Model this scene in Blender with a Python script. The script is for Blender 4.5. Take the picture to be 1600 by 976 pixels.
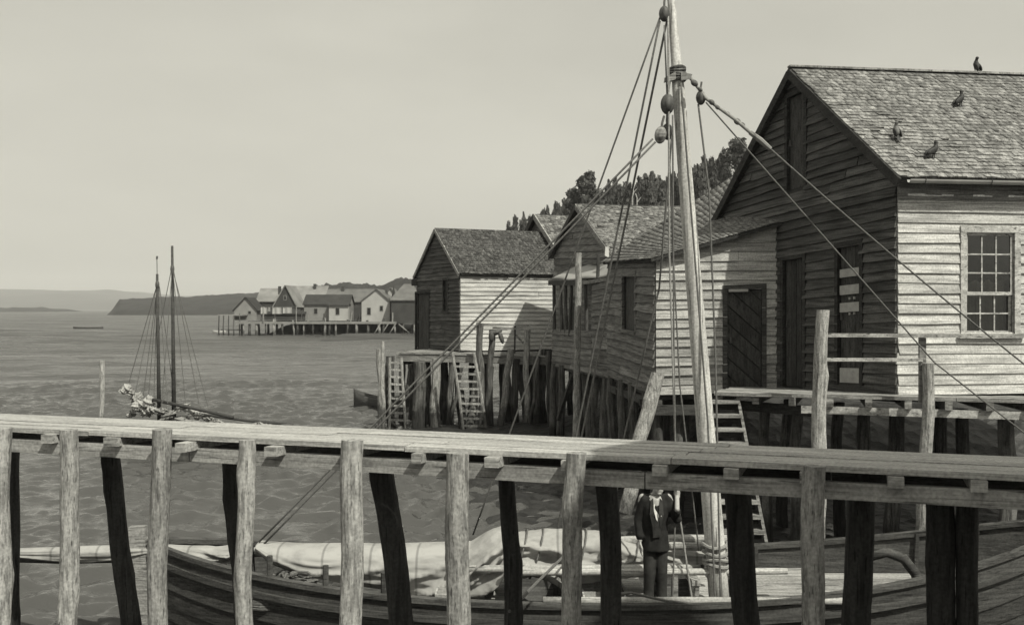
import bpy, bmesh, math, random
import numpy as np
from mathutils import Vector, Matrix

# ---------------------------------------------------------------- camera, sky, sun, exposure
scene = bpy.context.scene
for o in list(bpy.data.objects):
    bpy.data.objects.remove(o)
COL = scene.collection
EYE = 4.2
HOR = 482.0
FOC = 1600.0

cam_d = bpy.data.cameras.new('camera')
cam_d.sensor_width = 36.0
cam_d.lens = 36.0
cam_d.shift_y = (HOR - 488.0) / 1600.0
cam_d.clip_start = 0.1
cam_d.clip_end = 20000
cam_d.dof.use_dof = True
cam_d.dof.focus_distance = 14.0
cam_d.dof.aperture_fstop = 4.0
cam = bpy.data.objects.new('camera', cam_d)
cam.location = (0, 0, EYE)
cam.rotation_euler = (math.pi / 2, 0, 0)
COL.objects.link(cam)
scene.camera = cam

SUN = Vector((0.73, -1.0, 1.50)).normalized()       # towards the sun
TINT = (1.0, 0.975, 0.85)
world = bpy.data.worlds.new('World')
scene.world = world
world.use_nodes = True
wn = world.node_tree.nodes
wl = world.node_tree.links
wn.clear()
sky = wn.new('ShaderNodeTexSky')
sky.sky_type = 'NISHITA'
sky.sun_disc = False
sky.sun_elevation = math.asin(SUN.z)
sky.sun_rotation = math.atan2(SUN.x, SUN.y)
sky.air_density = 1.0
sky.dust_density = 4.0
bw = wn.new('ShaderNodeRGBToBW')
wl.new(sky.outputs[0], bw.inputs[0])
# thin veil of high cloud evens the sky out
tc = wn.new('ShaderNodeTexCoord')
mp = wn.new('ShaderNodeMapping')
mp.inputs['Scale'].default_value = (1.2, 1.2, 4.0)
wl.new(tc.outputs['Generated'], mp.inputs[0])
nz = wn.new('ShaderNodeTexNoise')
nz.inputs['Scale'].default_value = 2.6
nz.inputs['Detail'].default_value = 6
wl.new(mp.outputs[0], nz.inputs[0])
mr = wn.new('ShaderNodeMapRange')
mr.inputs[1].default_value = 0.3
mr.inputs[2].default_value = 0.7
mr.inputs[3].default_value = 4.6
mr.inputs[4].default_value = 5.6
wl.new(nz.outputs[0], mr.inputs[0])
mx = wn.new('ShaderNodeMix')
mx.data_type = 'FLOAT'
mx.inputs[0].default_value = 0.50
wl.new(bw.outputs[0], mx.inputs[2])
wl.new(mr.outputs[0], mx.inputs[3])
vm = wn.new('ShaderNodeVectorMath')
vm.operation = 'SCALE'
vm.inputs[0].default_value = TINT
wl.new(mx.outputs[0], vm.inputs['Scale'])
bg = wn.new('ShaderNodeBackground')
bg.inputs['Strength'].default_value = 0.15
wl.new(vm.outputs[0], bg.inputs[0])
wo = wn.new('ShaderNodeOutputWorld')
wl.new(bg.outputs[0], wo.inputs[0])

sun_d = bpy.data.lights.new('sun', 'SUN')
sun_d.energy = 4.8
sun_d.angle = math.radians(0.5)
sun_d.color = (1.0, 0.98, 0.86)
sun = bpy.data.objects.new('sun', sun_d)
sun.rotation_euler = SUN.to_track_quat('Z', 'Y').to_euler()
sun.location = (20, -60, 70)
COL.objects.link(sun)

scene.view_settings.view_transform = 'Standard'
scene.view_settings.look = 'None'
scene.view_settings.exposure = 0.0
scene.view_settings.gamma = 1.0
scene.view_settings.use_curve_mapping = False
scene.render.engine = 'CYCLES'

# ---------------------------------------------------------------- helpers
rnd = random.Random(7)


def U(px, py, d):
    """point at depth d that stands where the photograph shows (px, py)"""
    return Vector(((px - 800.0) / FOC * d, d, EYE - (py - HOR) / FOC * d))


def X(px, d):
    return (px - 800.0) / FOC * d


def Zat(py, d):
    return EYE - (py - HOR) / FOC * d


def base_of(o):
    return Vector(o['_b']) if o is not None and '_b' in o else Vector((0, 0, 0))


def thing(name, label, cat, loc=(0, 0, 0), group=None):
    o = bpy.data.objects.new(name, None)
    o.empty_display_size = 0.2
    COL.objects.link(o)
    o.location = loc
    o['label'] = label
    o['category'] = cat
    if group:
        o['group'] = group
    ROOT[o.name] = Vector(loc)
    return o


ROOT = {}


def mesh_obj(name, verts, faces, mat, parent=None, smooth=False, kind=None):
    me = bpy.data.meshes.new(name)
    me.from_pydata([tuple(v) for v in verts], [], faces)
    if smooth:
        me.polygons.foreach_set('use_smooth', [True] * len(me.polygons))
    if mat is not None:
        me.materials.append(mat)
    o = bpy.data.objects.new(name, me)
    COL.objects.link(o)
    if parent is not None:
        o.parent = parent
        if parent.name in ROOT:
            o.location = -ROOT[parent.name]
    if kind:
        o['kind'] = kind
    return o


def tag(o, label, cat, group=None):
    o['label'] = label
    o['category'] = cat
    if group:
        o['group'] = group
    return o


class MB:
    """collects shapes into one mesh"""
    def __init__(self):
        self.v = []
        self.f = []

    def add(self, vf):
        n = len(self.v)
        self.v.extend(vf[0])
        self.f.extend([tuple(i + n for i in f) for f in vf[1]])
        return self

    def build(self, name, mat, parent=None, smooth=False, kind=None):
        return mesh_obj(name, self.v, self.f, mat, parent, smooth, kind)


BOXF = [(0, 3, 2, 1), (4, 5, 6, 7), (0, 1, 5, 4), (1, 2, 6, 5), (2, 3, 7, 6), (3, 0, 4, 7)]


def hexa(p):
    """8 points: bottom ring of 4 then top ring of 4"""
    return ([Vector(q) for q in p], list(BOXF))


def fbox(O, ex, ey, ez, x0, x1, y0, y1, z0, z1):
    def q(x, y, z):
        return O + ex * x + ey * y + ez * z
    return hexa([q(x0, y0, z0), q(x1, y0, z0), q(x1, y1, z0), q(x0, y1, z0),
                 q(x0, y0, z1), q(x1, y0, z1), q(x1, y1, z1), q(x0, y1, z1)])


def box(x0, x1, y0, y1, z0, z1):
    return fbox(Vector((0, 0, 0)), Vector((1, 0, 0)), Vector((0, 1, 0)), Vector((0, 0, 1)), x0, x1, y0, y1, z0, z1)


def bar(p0, p1, w, h, up=(0, 0, 1), jit=0.0, r=rnd):
    """rectangular bar, w across, h along up; centre line p0-p1"""
    p0 = Vector(p0)
    p1 = Vector(p1)
    d = (p1 - p0)
    L = d.length
    d = d / L
    u = Vector(up)
    s = d.cross(u)
    if s.length < 1e-4:
        s = d.cross(Vector((1, 0, 0)))
    s.normalize()
    u = s.cross(d)
    n = max(1, int(L / 0.5)) if jit > 0 else 1
    v = []
    f = []
    for i in range(n + 1):
        c = p0 + d * (L * i / n)
        for a, b in ((-1, -1), (1, -1), (1, 1), (-1, 1)):
            k = 1 + (r.uniform(-jit, jit) if jit else 0)
            k2 = 1 + (r.uniform(-jit, jit) if jit else 0)
            v.append(c + s * (a * w / 2 * k) + u * (b * h / 2 * k2))
    for i in range(n):
        o = i * 4
        for a in range(4):
            b = (a + 1) % 4
            f.append((o + a, o + b, o + 4 + b, o + 4 + a))
    f.append((3, 2, 1, 0))
    o = n * 4
    f.append((o, o + 1, o + 2, o + 3))
    return v, f


def log(p0, p1, r0, r1, seed=0, seg=12, rough=0.05, bend=0.03, step=0.16):
    """rough round timber from p0 to p1"""
    r = random.Random(seed)
    p0 = Vector(p0)
    p1 = Vector(p1)
    d = p1 - p0
    L = d.length
    d.normalize()
    a = d.cross(Vector((0, 1, 0)))
    if a.length < 0.2:
        a = d.cross(Vector((1, 0, 0)))
    a.normalize()
    b = d.cross(a)
    n = max(2, int(L / step))
    ph = [r.uniform(0, 6.3) for _ in range(8)]
    kn = [(r.uniform(0.05, 0.95) * L, r.uniform(0, 6.28), r.uniform(0.10, 0.28)) for _ in range(int(L * 1.2) + 1)]
    v = []
    f = []
    for i in range(n + 1):
        t = i / n
        s = t * L
        c = p0 + d * s
        sc = min(1, L / 2.0)
        c = c + a * (bend * sc * math.sin(2.1 * s + ph[0]) + bend * 0.5 * sc * math.sin(4.7 * s + ph[1]))
        c = c + b * (bend * sc * math.sin(1.7 * s + ph[2]))
        rr = r0 + (r1 - r0) * t
        for j in range(seg):
            th = 2 * math.pi * j / seg
            k = 1 + rough * (math.sin(2 * th + 1.3 * s + ph[3]) * 0.8 + math.sin(3 * th - 2.2 * s + ph[4]) * 0.6
                             + math.sin(5 * th + 5 * s + ph[5]) * 0.4) + r.uniform(-rough, rough) * 0.45
            for (ks, kt, kh) in kn:
                da = (th - kt + math.pi) % (2 * math.pi) - math.pi
                k += kh * math.exp(-((s - ks) / 0.12) ** 2 - (da / 0.7) ** 2)
            v.append(c + (a * math.cos(th) + b * math.sin(th)) * rr * k)
    for i in range(n):
        for j in range(seg):
            k = (j + 1) % seg
            f.append((i * seg + j, i * seg + k, (i + 1) * seg + k, (i + 1) * seg + j))
    f.append(tuple(reversed(range(seg))))
    f.append(tuple(n * seg + j for j in range(seg)))
    return v, f


def tube(path, rad, seg=6, closed_ends=True):
    """smooth tube on a polyline; rad a number or list"""
    P = [Vector(p) for p in path]
    n = len(P)
    R = rad if isinstance(rad, (list, tuple)) else [rad] * n
    v = []
    f = []
    prev = None
    for i in range(n):
        d = (P[min(i + 1, n - 1)] - P[max(i - 1, 0)])
        d.normalize()
        if prev is None:
            a = d.cross(Vector((0, 0, 1)))
            if a.length < 0.1:
                a = d.cross(Vector((1, 0, 0)))
        else:
            a = prev - d * prev.dot(d)
        a.normalize()
        prev = a
        b = d.cross(a)
        for j in range(seg):
            th = 2 * math.pi * j / seg
            v.append(P[i] + (a * math.cos(th) + b * math.sin(th)) * R[i])
    for i in range(n - 1):
        for j in range(seg):
            k = (j + 1) % seg
            f.append((i * seg + j, i * seg + k, (i + 1) * seg + k, (i + 1) * seg + j))
    if closed_ends:
        f.append(tuple(reversed(range(seg))))
        f.append(tuple((n - 1) * seg + j for j in range(seg)))
    return v, f


def sagline(p0, p1, sag=0.0, n=10):
    p0 = Vector(p0)
    p1 = Vector(p1)
    return [p0.lerp(p1, i / n) - Vector((0, 0, sag * 4 * (i / n) * (1 - i / n))) for i in range(n + 1)]


def ellipsoid(c, rx, ry, rz, seg=12, ring=8, M=None):
    v = []
    f = []
    c = Vector(c)
    for i in range(1, ring):
        ph = math.pi * i / ring
        for j in range(seg):
            th = 2 * math.pi * j / seg
            p = Vector((rx * math.sin(ph) * math.cos(th), ry * math.sin(ph) * math.sin(th), rz * math.cos(ph)))
            if M is not None:
                p = M @ p
            v.append(c + p)
    top = Vector((0, 0, rz))
    bot = Vector((0, 0, -rz))
    if M is not None:
        top = M @ top
        bot = M @ bot
    v.append(c + top)
    v.append(c + bot)
    T = len(v) - 2
    B = T + 1
    for i in range(ring - 2):
        for j in range(seg):
            k = (j + 1) % seg
            f.append((i * seg + j, (i + 1) * seg + j, (i + 1) * seg + k, i * seg + k))
    for j in range(seg):
        k = (j + 1) % seg
        f.append((T, j, k))
        f.append((B, (ring - 2) * seg + k, (ring - 2) * seg + j))
    return v, f


# ---------------------------------------------------------------- materials
def new_mat(name):
    m = bpy.data.materials.new(name)
    m.use_nodes = True
    nt = m.node_tree
    return m, nt.nodes, nt.links, nt.nodes['Principled BSDF']


KA = 0.68          # albedo level of the whole weathered place


def g(v):
    v *= KA
    return (v, v * 0.992, v * 0.965, 1)


def wood(name, dark, light, stretch=(2.0, 2.0, 30.0), rough=0.85, blotch=0.5, blotch_scale=1.6, stain=0.25, bump=0.35,
         rand=0.35, rot=0.0, island=False, spec=0.25, tide=False, crack=1.0):
    """weathered timber: streaky grain along the board, blotches, per-piece tone"""
    m, n, l, b = new_mat(name)
    tc = n.new('ShaderNodeTexCoord')
    mp = n.new('ShaderNodeMapping')
    mp.inputs['Scale'].default_value = stretch
    if rot:
        vr = n.new('ShaderNodeVectorRotate')
        vr.rotation_type = 'Z_AXIS'
        vr.inputs['Angle'].default_value = rot
        l.new(tc.outputs['Object'], vr.inputs[0])
        l.new(vr.outputs[0], mp.inputs[0])
    else:
        l.new(tc.outputs['Object'], mp.inputs[0])
    if island:
        ge = n.new('ShaderNodeNewGeometry')
        rv = ge.outputs['Random Per Island']
    else:
        oi = n.new('ShaderNodeObjectInfo')
        rv = oi.outputs['Random']
    off = n.new('ShaderNodeVectorMath')
    off.operation = 'ADD'
    sc = n.new('ShaderNodeVectorMath')
    sc.operation = 'SCALE'
    sc.inputs[0].default_value = (17.0, 31.0, 23.0)
    l.new(rv, sc.inputs['Scale'])
    l.new(mp.outputs[0], off.inputs[0])
    l.new(sc.outputs[0], off.inputs[1])
    g1 = n.new('ShaderNodeTexNoise')
    g1.inputs['Scale'].default_value = 1.0
    g1.inputs['Detail'].default_value = 5
    g1.inputs['Roughness'].default_value = 0.65
    l.new(off.outputs[0], g1.inputs[0])
    # large blotches
    off2 = n.new('ShaderNodeVectorMath')
    off2.operation = 'ADD'
    l.new(tc.outputs['Object'], off2.inputs[0])
    l.new(sc.outputs[0], off2.inputs[1])
    g2 = n.new('ShaderNodeTexNoise')
    g2.inputs['Scale'].default_value = blotch_scale
    g2.inputs['Detail'].default_value = 4
    g2.inputs['Roughness'].default_value = 0.6
    l.new(off2.outputs[0], g2.inputs[0])
    mr1 = n.new('ShaderNodeMapRange')
    mr1.inputs[1].default_value = 0.37
    mr1.inputs[2].default_value = 0.61
    l.new(g1.outputs[0], mr1.inputs[0])
    mr2 = n.new('ShaderNodeMapRange')
    mr2.inputs[1].default_value = 0.33
    mr2.inputs[2].default_value = 0.62
    mr2.inputs[3].default_value = 1.0 - blotch
    mr2.inputs[4].default_value = 1.0
    l.new(g2.outputs[0], mr2.inputs[0])
    mul = n.new('ShaderNodeMath')
    mul.operation = 'MULTIPLY'
    l.new(mr1.outputs[0], mul.inputs[0])
    l.new(mr2.outputs[0], mul.inputs[1])
    mixc = n.new('ShaderNodeMix')
    mixc.data_type = 'RGBA'
    mixc.inputs[6].default_value = g(dark)
    mixc.inputs[7].default_value = g(light)
    # grain weight: mostly light with dark grain lines, pulled by the blotches
    mr3 = n.new('ShaderNodeMapRange')
    mr3.inputs[1].default_value = 0.0
    mr3.inputs[2].default_value = 0.75
    mr3.inputs[3].default_value = stain
    mr3.inputs[4].default_value = 1.0
    l.new(mul.outputs[0], mr3.inputs[0])
    l.new(mr3.outputs[0], mixc.inputs[0])
    # tone of the single piece
    mr4 = n.new('ShaderNodeMapRange')
    mr4.inputs[3].default_value = 1.0 - rand
    mr4.inputs[4].default_value = 1.0 + rand * 0.5
    l.new(rv, mr4.inputs[0])
    vs = n.new('ShaderNodeVectorMath')
    vs.operation = 'SCALE'
    # fine drying cracks along the grain and speckle
    cs = n.new('ShaderNodeVectorMath')
    cs.operation = 'SCALE'
    cs.inputs['Scale'].default_value = 2.6
    l.new(off.outputs[0], cs.inputs[0])
    g3 = n.new('ShaderNodeTexNoise')
    g3.inputs['Scale'].default_value = 1.0
    g3.inputs['Detail'].default_value = 2
    l.new(cs.outputs[0], g3.inputs[0])
    mc = n.new('ShaderNodeMapRange')
    mc.inputs[1].default_value = 0.30 - 0.10 * (1 - crack)
    mc.inputs[2].default_value = 0.42 - 0.10 * (1 - crack)
    mc.inputs[3].default_value = 0.32
    mc.inputs[4].default_value = 1.0
    l.new(g3.outputs[0], mc.inputs[0])
    g4 = n.new('ShaderNodeTexNoise')
    g4.inputs['Scale'].default_value = 38.0
    g4.inputs['Detail'].default_value = 3
    l.new(tc.outputs['Object'], g4.inputs[0])
    ms = n.new('ShaderNodeMapRange')
    ms.inputs[1].default_value = 0.3
    ms.inputs[2].default_value = 0.7
    ms.inputs[3].default_value = 0.74
    ms.inputs[4].default_value = 1.22
    l.new(g4.outputs[0], ms.inputs[0])
    mcs = n.new('ShaderNodeMath')
    mcs.operation = 'MULTIPLY'
    l.new(mc.outputs[0], mcs.inputs[0])
    l.new(ms.outputs[0], mcs.inputs[1])
    v0 = n.new('ShaderNodeVectorMath')
    v0.operation = 'SCALE'
    l.new(mixc.outputs[2], v0.inputs[0])
    l.new(mcs.outputs[0], v0.inputs['Scale'])
    if tide:
        # weed and slime below the tide line
        sz = n.new('ShaderNodeSeparateXYZ')
        l.new(tc.outputs['Object'], sz.inputs[0])
        ad = n.new('ShaderNodeMath')
        ad.operation = 'MULTIPLY_ADD'
        ad.inputs[1].default_value = 1.1
        l.new(g2.outputs[0], ad.inputs[0])
        l.new(sz.outputs[2], ad.inputs[2])
        td = n.new('ShaderNodeMapRange')
        td.inputs[1].default_value = 1.25
        td.inputs[2].default_value = 1.65
        td.inputs[3].default_value = 0.30
        td.inputs[4].default_value = 1.0
        l.new(ad.outputs[0], td.inputs[0])
        v1 = n.new('ShaderNodeVectorMath')
        v1.operation = 'SCALE'
        l.new(v0.outputs[0], v1.inputs[0])
        l.new(td.outputs[0], v1.inputs['Scale'])
        v0 = v1
    l.new(v0.outputs[0], vs.inputs[0])
    l.new(mr4.outputs[0], vs.inputs['Scale'])
    l.new(vs.outputs[0], b.inputs['Base Color'])
    b.inputs['Roughness'].default_value = rough
    b.inputs['Specular IOR Level'].default_value = spec
    bp = n.new('ShaderNodeBump')
    bp.inputs['Strength'].default_value = bump
    bp.inputs['Distance'].default_value = 0.012
    l.new(g1.outputs[0], bp.inputs['Height'])
    l.new(bp.outputs[0], b.inputs['Normal'])
    return m


def plain(name, v, rough=0.8, noise=0.25, scale=6.0, spec=0.3, bump=0.0, rand=0.0):
    m, n, l, b = new_mat(name)
    tc = n.new('ShaderNodeTexCoord')
    nz = n.new('ShaderNodeTexNoise')
    nz.inputs['Scale'].default_value = scale
    nz.inputs['Detail'].default_value = 5
    nz.inputs['Roughness'].default_value = 0.6
    l.new(tc.outputs['Object'], nz.inputs[0])
    mr = n.new('ShaderNodeMapRange')
    mr.inputs[1].default_value = 0.3
    mr.inputs[2].default_value = 0.7
    mr.inputs[3].default_value = 1 - noise
    mr.inputs[4].default_value = 1 + noise
    l.new(nz.outputs[0], mr.inputs[0])
    sc = n.new('ShaderNodeVectorMath')
    sc.operation = 'SCALE'
    sc.inputs[0].default_value = g(v)[:3]
    if rand:
        oi = n.new('ShaderNodeObjectInfo')
        mo = n.new('ShaderNodeMapRange')
        mo.inputs[3].default_value = 1 - rand
        mo.inputs[4].default_value = 1 + rand
        l.new(oi.outputs['Random'], mo.inputs[0])
        mm = n.new('ShaderNodeMath')
        mm.operation = 'MULTIPLY'
        l.new(mr.outputs[0], mm.inputs[0])
        l.new(mo.outputs[0], mm.inputs[1])
        l.new(mm.outputs[0], sc.inputs['Scale'])
    else:
        l.new(mr.outputs[0], sc.inputs['Scale'])
    l.new(sc.outputs[0], b.inputs['Base Color'])
    b.inputs['Roughness'].default_value = rough
    b.inputs['Specular IOR Level'].default_value = spec
    if bump:
        bp = n.new('ShaderNodeBump')
        bp.inputs['Strength'].default_value = bump
        bp.inputs['Distance'].default_value = 0.02
        l.new(nz.outputs[0], bp.inputs['Height'])
        l.new(bp.outputs[0], b.inputs['Normal'])
    return m


PIER_ROT = math.atan2(2.63, 7.70)
M = {}
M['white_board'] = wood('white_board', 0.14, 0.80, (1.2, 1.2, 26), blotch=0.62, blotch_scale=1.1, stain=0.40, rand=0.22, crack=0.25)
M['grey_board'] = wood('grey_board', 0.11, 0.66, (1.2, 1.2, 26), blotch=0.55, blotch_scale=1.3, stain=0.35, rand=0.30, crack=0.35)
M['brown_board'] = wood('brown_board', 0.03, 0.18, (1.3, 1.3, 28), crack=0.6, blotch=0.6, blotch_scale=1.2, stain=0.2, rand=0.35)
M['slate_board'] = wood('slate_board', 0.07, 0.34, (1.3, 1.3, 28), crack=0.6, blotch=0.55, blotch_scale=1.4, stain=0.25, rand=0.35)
M['sheathing'] = plain('sheathing', 0.05, noise=0.3)
M['door_board'] = wood('door_board', 0.03, 0.11, (14, 14, 3), stain=0.3, rand=0.25)
M['trim'] = wood('trim', 0.2, 0.70, (5, 5, 12), stain=0.4, rand=0.15)
M['dark_trim'] = wood('dark_trim', 0.03, 0.09, (6, 6, 12), stain=0.3)
M['shingle'] = wood('shingle', 0.08, 0.40, (16, 5, 5), blotch=0.5, blotch_scale=2.2, stain=0.3, rand=0.42)
M['shingle_field'] = wood('shingle_field', 0.08, 0.40, (16, 5, 5), blotch=0.5, blotch_scale=2.2, stain=0.3, rand=0.42, island=True)
M['shingle_old'] = wood('shingle_old', 0.07, 0.32, (14, 6, 6), blotch=0.5, blotch_scale=1.6, stain=0.3, rand=0.34, island=True)
M['shingle_moss'] = wood('shingle_moss', 0.07, 0.38, (9, 9, 9), blotch=0.75, blotch_scale=2.6, stain=0.2, rand=0.55, island=True)
M['shingle_dark'] = wood('shingle_dark', 0.03, 0.17, (14, 6, 6), blotch=0.6, blotch_scale=1.3, stain=0.2, rand=0.5, island=True)
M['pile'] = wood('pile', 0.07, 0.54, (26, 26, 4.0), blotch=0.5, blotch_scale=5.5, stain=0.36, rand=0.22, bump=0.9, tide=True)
M['pile_shaded'] = wood('pile_shaded', 0.025, 0.085, (16, 16, 1.6), blotch=0.5, blotch_scale=2.5, stain=0.25, rand=0.3, bump=0.8, tide=True)  # pile wood darkened to paint in the shade on the back row
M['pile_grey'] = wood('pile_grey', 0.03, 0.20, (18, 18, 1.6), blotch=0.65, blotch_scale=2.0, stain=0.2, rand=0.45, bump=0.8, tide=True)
M['deck'] = wood('deck', 0.15, 0.66, (1.0, 42, 42), blotch=0.35, blotch_scale=1.2, stain=0.45, rand=0.16, rot=PIER_ROT, bump=0.6)
M['beam'] = wood('beam', 0.14, 0.56, (1.2, 18, 26), blotch=0.4, blotch_scale=1.5, stain=0.4, rand=0.18, rot=PIER_ROT)
M['timber'] = wood('timber', 0.11, 0.48, (2, 6, 26), blotch=0.5, blotch_scale=1.8, stain=0.3, rand=0.3)
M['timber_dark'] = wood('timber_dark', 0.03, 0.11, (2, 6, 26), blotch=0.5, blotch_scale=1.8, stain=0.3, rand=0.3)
M['mast'] = wood('mast', 0.30, 0.84, (20, 20, 0.7), blotch=0.3, blotch_scale=2.0, stain=0.45, rand=0.05, rough=0.7)
M['spar'] = wood('spar', 0.2, 0.62, (0.9, 22, 22), blotch=0.4, blotch_scale=2.2, stain=0.4, rand=0.2)
M['hull'] = wood('hull', 0.035, 0.13, (1.5, 6, 30), blotch=0.6, blotch_scale=1.6, stain=0.25, rand=0.25, rough=0.7)
M['rope'] = plain('rope', 0.16, noise=0.35, scale=40)
M['rope_light'] = plain('rope_light', 0.34, noise=0.35, scale=40)
M['block'] = plain('block', 0.11, noise=0.4, scale=14, rough=0.6)
M['paper'] = plain('paper', 0.50, noise=0.2, scale=9)
M['sheet_iron'] = plain('sheet_iron', 0.45, noise=0.12, scale=2.2, rough=0.55)
M['gutter'] = plain('gutter', 0.42, noise=0.2, scale=3, rough=0.5, spec=0.5)
M['bird'] = plain('bird', 0.035, noise=0.4, scale=18, rough=0.6)
M['bird_pale'] = plain('bird_pale', 0.16, noise=0.4, scale=18, rough=0.6)
M['suit'] = plain('suit', 0.030, noise=0.4, scale=16, rough=0.9, spec=0.15)
M['trousers'] = plain('trousers', 0.050, noise=0.4, scale=12, rough=0.9, spec=0.15)
M['skin'] = plain('skin', 0.5, noise=0.12, scale=20, rough=0.55)
M['hair'] = plain('hair', 0.02, noise=0.3, scale=50, rough=0.6)
M['shirt'] = plain('shirt', 0.8, noise=0.15, scale=26, rough=0.9)
M['leather'] = plain('leather', 0.02, noise=0.3, scale=18, rough=0.45)
M['bark'] = plain('bark', 0.07, noise=0.4, scale=4)
M['pale_bark'] = plain('pale_bark', 0.45, noise=0.3, scale=4)
M['leaf'] = plain('leaf', 0.075, noise=0.7, scale=0.9, rough=0.7, rand=0.25)
M['leaf_pale'] = plain('leaf_pale', 0.095, noise=0.7, scale=0.9, rough=0.7, rand=0.25)
M['far_wall'] = plain('far_wall', 0.27, noise=0.2, scale=0.7, rand=0.05)
M['far_wall_white'] = plain('far_wall_white', 0.46, noise=0.12, scale=0.7)
M['far_wall_dark'] = plain('far_wall_dark', 0.06, noise=0.3, scale=0.7)
M['far_roof'] = plain('far_roof', 0.16, noise=0.25, scale=0.9)
M['far_roof_pale'] = plain('far_roof_pale', 0.26, noise=0.3, scale=0.6)
M['far_roof_dark'] = plain('far_roof_dark', 0.045, noise=0.3, scale=0.9)
M['far_pane'] = plain('far_pane', 0.02, noise=0.1, rough=0.2)


def glass_mat():
    m, n, l, b = new_mat('window_glass')
    n.remove(b)
    out = n['Material Output']
    tr = n.new('ShaderNodeBsdfTransparent')
    tr.inputs[0].default_value = (0.80, 0.80, 0.78, 1)
    gl = n.new('ShaderNodeBsdfGlossy')
    gl.inputs['Roughness'].default_value = 0.03
    tcn = n.new('ShaderNodeTexCoord')
    nz = n.new('ShaderNodeTexNoise')
    nz.inputs['Scale'].default_value = 7
    l.new(tcn.outputs['Object'], nz.inputs[0])
    bp = n.new('ShaderNodeBump')
    bp.inputs['Strength'].default_value = 0.15
    l.new(nz.outputs[0], bp.inputs['Height'])
    l.new(bp.outputs[0], gl.inputs['Normal'])
    fr = n.new('ShaderNodeFresnel')
    fr.inputs[0].default_value = 1.5
    l.new(bp.outputs[0], fr.inputs['Normal'])
    mx = n.new('ShaderNodeMixShader')
    l.new(fr.outputs[0], mx.inputs[0])
    l.new(tr.outputs[0], mx.inputs[1])
    l.new(gl.outputs[0], mx.inputs[2])
    l.new(mx.outputs[0], out.inputs[0])
    return m


M['glass'] = glass_mat()


def canvas_mat(name, v):
    m, n, l, b = new_mat(name)
    tc = n.new('ShaderNodeTexCoord')
    st = n.new('ShaderNodeTexNoise')
    st.inputs['Scale'].default_value = 2.2
    st.inputs['Detail'].default_value = 6
    st.inputs['Roughness'].default_value = 0.7
    l.new(tc.outputs['Object'], st.inputs[0])
    cr = n.new('ShaderNodeValToRGB')
    cr.color_ramp.elements[0].position = 0.32
    cr.color_ramp.elements[0].color = g(v * 0.62)
    cr.color_ramp.elements[1].position = 0.56
    cr.color_ramp.elements[1].color = g(v)
    l.new(st.outputs[0], cr.inputs[0])
    # cloth seams every half metre or so
    wv = n.new('ShaderNodeTexWave')
    wv.inputs['Scale'].default_value = 0.55
    wv.inputs['Distortion'].default_value = 0.6
    l.new(tc.outputs['Object'], wv.inputs[0])
    sm = n.new('ShaderNodeMapRange')
    sm.inputs[1].default_value = 0.0
    sm.inputs[2].default_value = 0.012
    sm.inputs[3].default_value = 0.6
    sm.inputs[4].default_value = 1.0
    l.new(wv.outputs['Fac'], sm.inputs[0])
    sc = n.new('ShaderNodeVectorMath')
    sc.operation = 'SCALE'
    l.new(cr.outputs[0], sc.inputs[0])
    l.new(sm.outputs[0], sc.inputs['Scale'])
    l.new(sc.outputs[0], b.inputs['Base Color'])
    mp = n.new('ShaderNodeMapping')
    mp.inputs['Scale'].default_value = (3.0, 6.0, 9.0)
    mp.inputs['Rotation'].default_value = (0, 0.5, 0)
    l.new(tc.outputs['Object'], mp.inputs[0])
    nz = n.new('ShaderNodeTexNoise')
    nz.noise_type = 'RIDGED_MULTIFRACTAL'
    nz.inputs['Scale'].default_value = 1.0
    nz.inputs['Detail'].default_value = 3
    nz.inputs['Distortion'].default_value = 0.7
    l.new(mp.outputs[0], nz.inputs[0])
    bp = n.new('ShaderNodeBump')
    bp.inputs['Strength'].default_value = 0.55
    bp.inputs['Distance'].default_value = 0.03
    l.new(nz.outputs[0], bp.inputs['Height'])
    l.new(bp.outputs[0], b.inputs['Normal'])
    b.inputs['Roughness'].default_value = 0.95
    b.inputs['Specular IOR Level'].default_value = 0.1
    return m


M['canvas'] = canvas_mat('canvas', 0.50)
M['canvas_grey'] = canvas_mat('canvas_grey', 0.34)


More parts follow.
